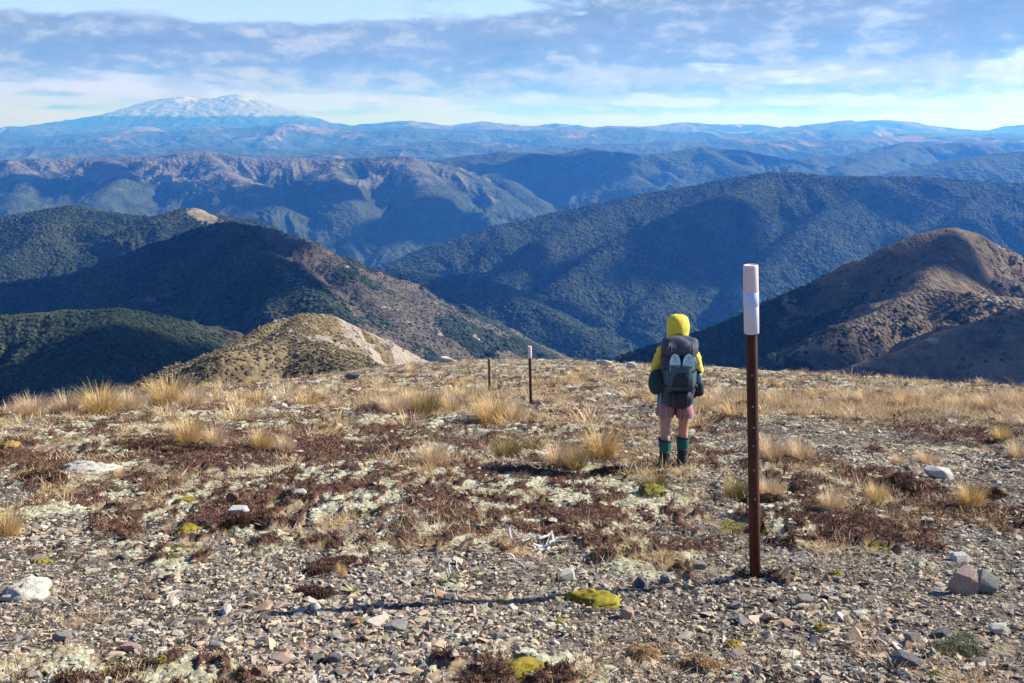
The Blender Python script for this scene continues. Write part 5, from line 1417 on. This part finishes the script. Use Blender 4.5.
    # --- ridges further off ----------------------------------------------------------------
    def covtops(z0, z1, amt, sc, seed):
        def f(X, Y, Z, N, H):
            nz = fbm(X / sc, Y / sc, 4, seed)
            o = np.clip(sstep(z0, z1, Z) * amt + nz * 0.5 + (H.n) * 0.7, 0, 1)
            s = np.clip(sstep(0.3, 0.75, fbm(X / (sc * 0.4), Y / (sc * 0.9), 4, seed + 1)) * 0.75 * sstep(z0 - 80, z1, Z), 0, 1)
            return {'open': o, 'scree': s}
        return f
    r9c = Hill([[(850, 192, 5300), (905, 170, 5300), (950, 160, 5350), (1000, 154, 5400), (1024, 152, 5400), (1180, 147, 5500)]], slope=0.4, w=60, lam=500, amp=90, ramp=250, rough=10, rlam=120, floor=-620, seed=95)
    farmat = hill_mat('hill far', forest=(0.036, 0.05, 0.03), tan=(0.135, 0.128, 0.118), brown=(0.085, 0.081, 0.077), scree=(0.22, 0.215, 0.21), s1=0.002, s2=0.012, bscale=0.05, bdist=13, bump=0.7)
    r9c.mesh('far_hills', 800, 1180, 4300, 5900, 220, 130, farmat, covtops(-200, -60, 0.1, 400, 3))
    r8 = Hill([[(-200, 163, 5700), (-60, 160, 5700), (0, 160, 5650), (60, 158, 5650), (110, 158, 5620), (150, 157, 5600), (180, 153, 5600), (205, 152, 5600), (230, 155, 5600), (260, 158, 5600), (300, 158, 5600), (340, 159, 5600),
                (380, 157, 5600), (410, 157, 5600), (440, 164, 5600), (480, 182, 5500), (520, 205, 5400)],
               ([(205, 152, 5600), (225, 172, 5150), (250, 186, 4900), (275, 206, 4650)], {'slope': 0.55}),
               ([(410, 157, 5600), (425, 185, 5000), (405, 215, 4600), (385, 250, 4300)], {'slope': 0.55}),
               ([(330, 159, 5600), (335, 176, 5150), (350, 200, 4750), (362, 235, 4450)], {'slope': 0.55}),
               ([(110, 158, 5600), (120, 178, 5100), (100, 196, 4800), (90, 215, 4600)], {'slope': 0.55}),
               ([(10, 160, 5600), (25, 182, 5050), (10, 205, 4700)], {'slope': 0.55})],
              slope=0.5, w=50, lam=420, amp=135, ramp=200, stretch=2.0, rough=14, rlam=120, gain=0.56, floor=-620, seed=83, crest_amp=5)
    r8.mesh('far_hills', -200, 640, 4000, 6100, 680, 300, farmat, covtops(-400, -200, 0.72, 300, 8))
    r9 = Hill([[(330, 175, 6600), (440, 159, 6600), (500, 152, 6600), (560, 154, 6600), (590, 148, 6650), (640, 155, 6600), (670, 152, 6700), (700, 147, 6800), (740, 150, 6800), (790, 160, 6800)],
               [(640, 190, 7600), (760, 165, 7700), (800, 158, 7800), (850, 155, 7900), (880, 147, 8000), (910, 142, 8000), (930, 144, 8000), (960, 142, 8000), (1010, 150, 8000), (1180, 149, 8000)],
               ([(470, 155, 6600), (500, 175, 6000), (530, 195, 5600), (560, 225, 5200)], {'slope': 0.5}),
               ([(590, 148, 6650), (620, 170, 6050), (650, 185, 5700), (700, 200, 5300)], {'slope': 0.5}),
               ([(700, 147, 6800), (740, 168, 6200), (790, 180, 5800)], {'slope': 0.5}),
               ([(910, 142, 8000), (870, 158, 7200), (840, 170, 6600)], {'slope': 0.45})],
              slope=0.42, w=50, lam=480, amp=140, ramp=220, stretch=2.0, rough=14, rlam=130, gain=0.56, floor=-640, seed=97, crest_amp=5)
    r9.mesh('far_hills', 320, 1180, 4700, 8400, 520, 260, farmat, covtops(-240, -100, 0.25, 500, 18))
    hazemat = hill_mat('hill distant', forest=(0.05, 0.065, 0.04), tan=(0.22, 0.17, 0.11), brown=(0.10, 0.085, 0.06), scree=(0.3, 0.26, 0.2), s1=0.0006, s2=0.004, bscale=0.015, bdist=30)
    def rolling(py, jit, y, n, seed, x0=-160, x1=1180):
        r = np.random.default_rng(seed); xs = np.linspace(x0, x1, n)
        return [(float(x), py + float(r.normal(0, jit)), y + float(r.normal(0, y * 0.02))) for x in xs]
    la = [(-160, 146, 10500), (0, 148, 10500), (60, 146, 10500), (130, 149, 10500), (210, 146, 10500), (300, 150, 10500), (420, 143, 10500), (470, 141, 10600), (540, 146, 10500), (640, 143, 10500), (720, 139, 10500), (800, 141, 10500), (900, 136, 10800), (1024, 138, 10500), (1180, 138, 10500)]
    lb = [(-160, 134, 14500), (0, 136, 14500), (70, 134, 14500), (110, 131, 14500), (160, 133, 14500), (220, 126, 14500), (250, 127, 14500), (285, 123.5, 14500), (320, 128, 14500), (360, 130, 14500), (420, 127, 14500), (480, 129, 14500), (520, 131, 14500), (600, 128, 14500), (680, 131, 14500), (760, 132, 14500), (820, 130, 14500), (900, 132, 14500), (1024, 135, 14500), (1180, 136, 14500)]
    lc = [(-160, 128, 20000), (0, 128, 20000), (80, 126, 20000), (170, 127, 20000), (260, 125, 20000), (310, 119.5, 20000), (350, 125, 20000), (390, 123, 20000), (415, 121, 20000), (440, 124, 20000), (480, 122, 20000), (520, 125, 20000), (545, 122.5, 20000), (600, 127, 20000), (640, 126, 20000), (690, 123, 20000), (720, 123, 20000), (780, 127, 20000),
          (820, 124, 20000), (849, 119.5, 20000), (862, 121.5, 20000), (872, 120, 20000), (900, 122.5, 20000), (960, 128, 20000), (990, 130, 20000), (1010, 127, 20000), (1030, 123, 20000), (1180, 121, 20000)]
    for lin, nm, y0, y1, am, lam, ny in ((la, 1, 8300, 11700, 120, 1000, 120), (lb, 2, 12300, 15800, 130, 1400, 110), (lc, 3, 17000, 21500, 150, 1800, 100)):
        hl = Hill([lin], slope=0.24, w=70, lam=lam, amp=am, ramp=420, stretch=1.3, rough=40, rlam=lam * 0.5, floor=-760, seed=110 + nm, crest_amp=22 * nm)
        hl.mesh('distant_hills', -160, 1180, y0, y1, 560, ny, hazemat, covtops(-400, 0, 0.4, 2000, 40 + nm))
    # --- snowy volcano ----------------------------------------------------------------------
    rv = Hill([[(-60, 131, 24000), (20, 127, 24000), (70, 120, 24000), (110, 113, 24000), (140, 107, 24000), (160, 99, 24000), (172, 97.5, 24000), (186, 96.5, 24000), (198, 99, 24000), (210, 98, 24000), (222, 102, 24000), (231, 96, 24000), (234, 94, 24000), (240, 98, 24000), (252, 105, 24000), (268, 110, 24000), (300, 119, 24000), (340, 126, 24000), (420, 131, 24000)]],
              slope=0.32, w=130, lam=900, amp=45, ramp=520, stretch=1.6, rough=14, rlam=200, floor=-760, seed=140, crest_amp=26)
    def covv(X, Y, Z, N, H):
        sn = sstep(330, 630, Z + fbm(X / 370, Y / 370, 4, 9) * 170) * 0.8 - 0.22 + H.n * 0.6
        return {'open': 0.1 + 0.8 * sstep(40, 330, Z), 'scree': np.zeros_like(Z), 'snow': np.clip(sn, 0, 1)}
    o = rv.mesh('snowy_mountain', -80, 440, 19800, 26800, 420, 220, hill_mat('volcano', tan=(0.24, 0.26, 0.29), brown=(0.22, 0.245, 0.275), s1=0.0004, s2=0.003, bscale=0.005, bdist=50, snow=True), covv)  # rock paled and blued so its colour carries distance haze

    # --- valley floor to the horizon ----------------------------------------------------------
    n = 64; rad = 38000.0
    ang = np.linspace(0, 2 * math.pi, n, endpoint=False)
    rr = [0, 3000, 9000, 20000, rad]
    v = [(0, 20000, -700)]; f = []
    for r_ in rr[1:]:
        for a_ in ang: v.append((r_ * math.cos(a_), 20000 + r_ * math.sin(a_), -700))
    me = bpy.data.meshes.new('valley_ground')
    for k in range(n): f.append((0, 1 + k, 1 + (k + 1) % n))
    for q in range(len(rr) - 2):
        for k in range(n):
            a0 = 1 + q * n; f.append((a0 + k, a0 + n + k, a0 + n + (k + 1) % n, a0 + (k + 1) % n))
    me.from_pydata(v, [], f)
    tag(link('valley_ground', me, hill_mat('valley', s1=0.0005, s2=0.004, bump=0.0)), kind='structure')

    # --- clouds overhead, high out of the picture: their shadows lie on the hills ---------------
    V = []; Fc = []; off = 0
    sdv = np.array(sun_dir[:])
    for i, (px, py, dist, rx, ry) in enumerate(CLOUDS):
        S = W(px, py, dist); C = S + sdv * ((1750 + 60 * (i % 4) - S[2]) / sdv[2])
        v, f = ico(5, 0, 0.0)
        d = fbm(v[:, 0] * 1.3 + i * 7, v[:, 1] * 1.3 + v[:, 2], 3, 400 + i) * 0.45 + fbm(v[:, 0] * 4 + i, v[:, 1] * 4 + v[:, 2] * 3, 4, 430 + i) * 0.25
        v = v * (1 + d)[:, None] * np.array([rx, ry, 90.0])
        v[:, 2] = np.where(v[:, 2] < 0, v[:, 2] * 0.4, v[:, 2])
        V.append(v + C); Fc.append(f + off); off += len(v)
    cm, cnt, cb = new_mat('cloud', 1.0, 0.0); cb.inputs['Base Color'].default_value = (0.85, 0.85, 0.86, 1)
    tag(link('clouds', np_mesh('clouds', np.concatenate(V), np.concatenate(Fc), True), cm), kind='stuff')

    # --- air ---------------------------------------------------------------------------------
    bm = bmesh.new(); bmesh.ops.create_cube(bm, size=1.0)
    me = bpy.data.meshes.new('haze')
    x0, x1, y0, y1, z0, z1 = -60000, 60000, -30000, 60000, -790, 830
    for p in bm.verts:
        p.co = Vector(((x0 + x1) / 2 + p.co.x * (x1 - x0), (y0 + y1) / 2 + p.co.y * (y1 - y0), (z0 + z1) / 2 + p.co.z * (z1 - z0)))
    bm.to_mesh(me); bm.free()
    m = bpy.data.materials.new('haze'); m.use_nodes = True
    t = m.node_tree; t.nodes.remove(t.nodes['Principled BSDF'])
    pv = t.nodes.new('ShaderNodeVolumePrincipled')
    pv.inputs['Color'].default_value = HAZE_COL
    pv.inputs['Absorption Color'].default_value = (1, 1, 1, 1)
    pv.inputs['Density'].default_value = HAZE_DENS
    pv.inputs['Anisotropy'].default_value = 0.25
    t.links.new(pv.outputs[0], t.nodes['Material Output'].inputs['Volume'])
    tag(link('haze', me, m), kind='stuff')

CLOUDS = [(105, 272, 1370, 210, 120), (250, 290, 1190, 85, 110), (0, 385, 590, 90, 60), (205, 355, 660, 60, 45),
          (665, 262, 2800, 230, 190), (455, 268, 2780, 200, 80), (860, 218, 3120, 170, 80), (1010, 235, 2900, 230, 100), (560, 320, 2300, 260, 110),
          (735, 338, 815, 135, 62), (875, 345, 620, 100, 42), (1010, 365, 510, 65, 42), (470, 300, 2150, 150, 120),
          (285, 208, 4850, 280, 180), (60, 190, 5200, 300, 200), (430, 225, 4600, 260, 200), (560, 175, 6200, 520, 300), (760, 165, 6900, 420, 260), (960, 165, 5600, 420, 200), (1010, 148, 7600, 300, 200)]
HAZE_COL = (0.06, 0.28, 1.0, 1); HAZE_DENS = 1.05e-4
build_hills()
build_knoll()
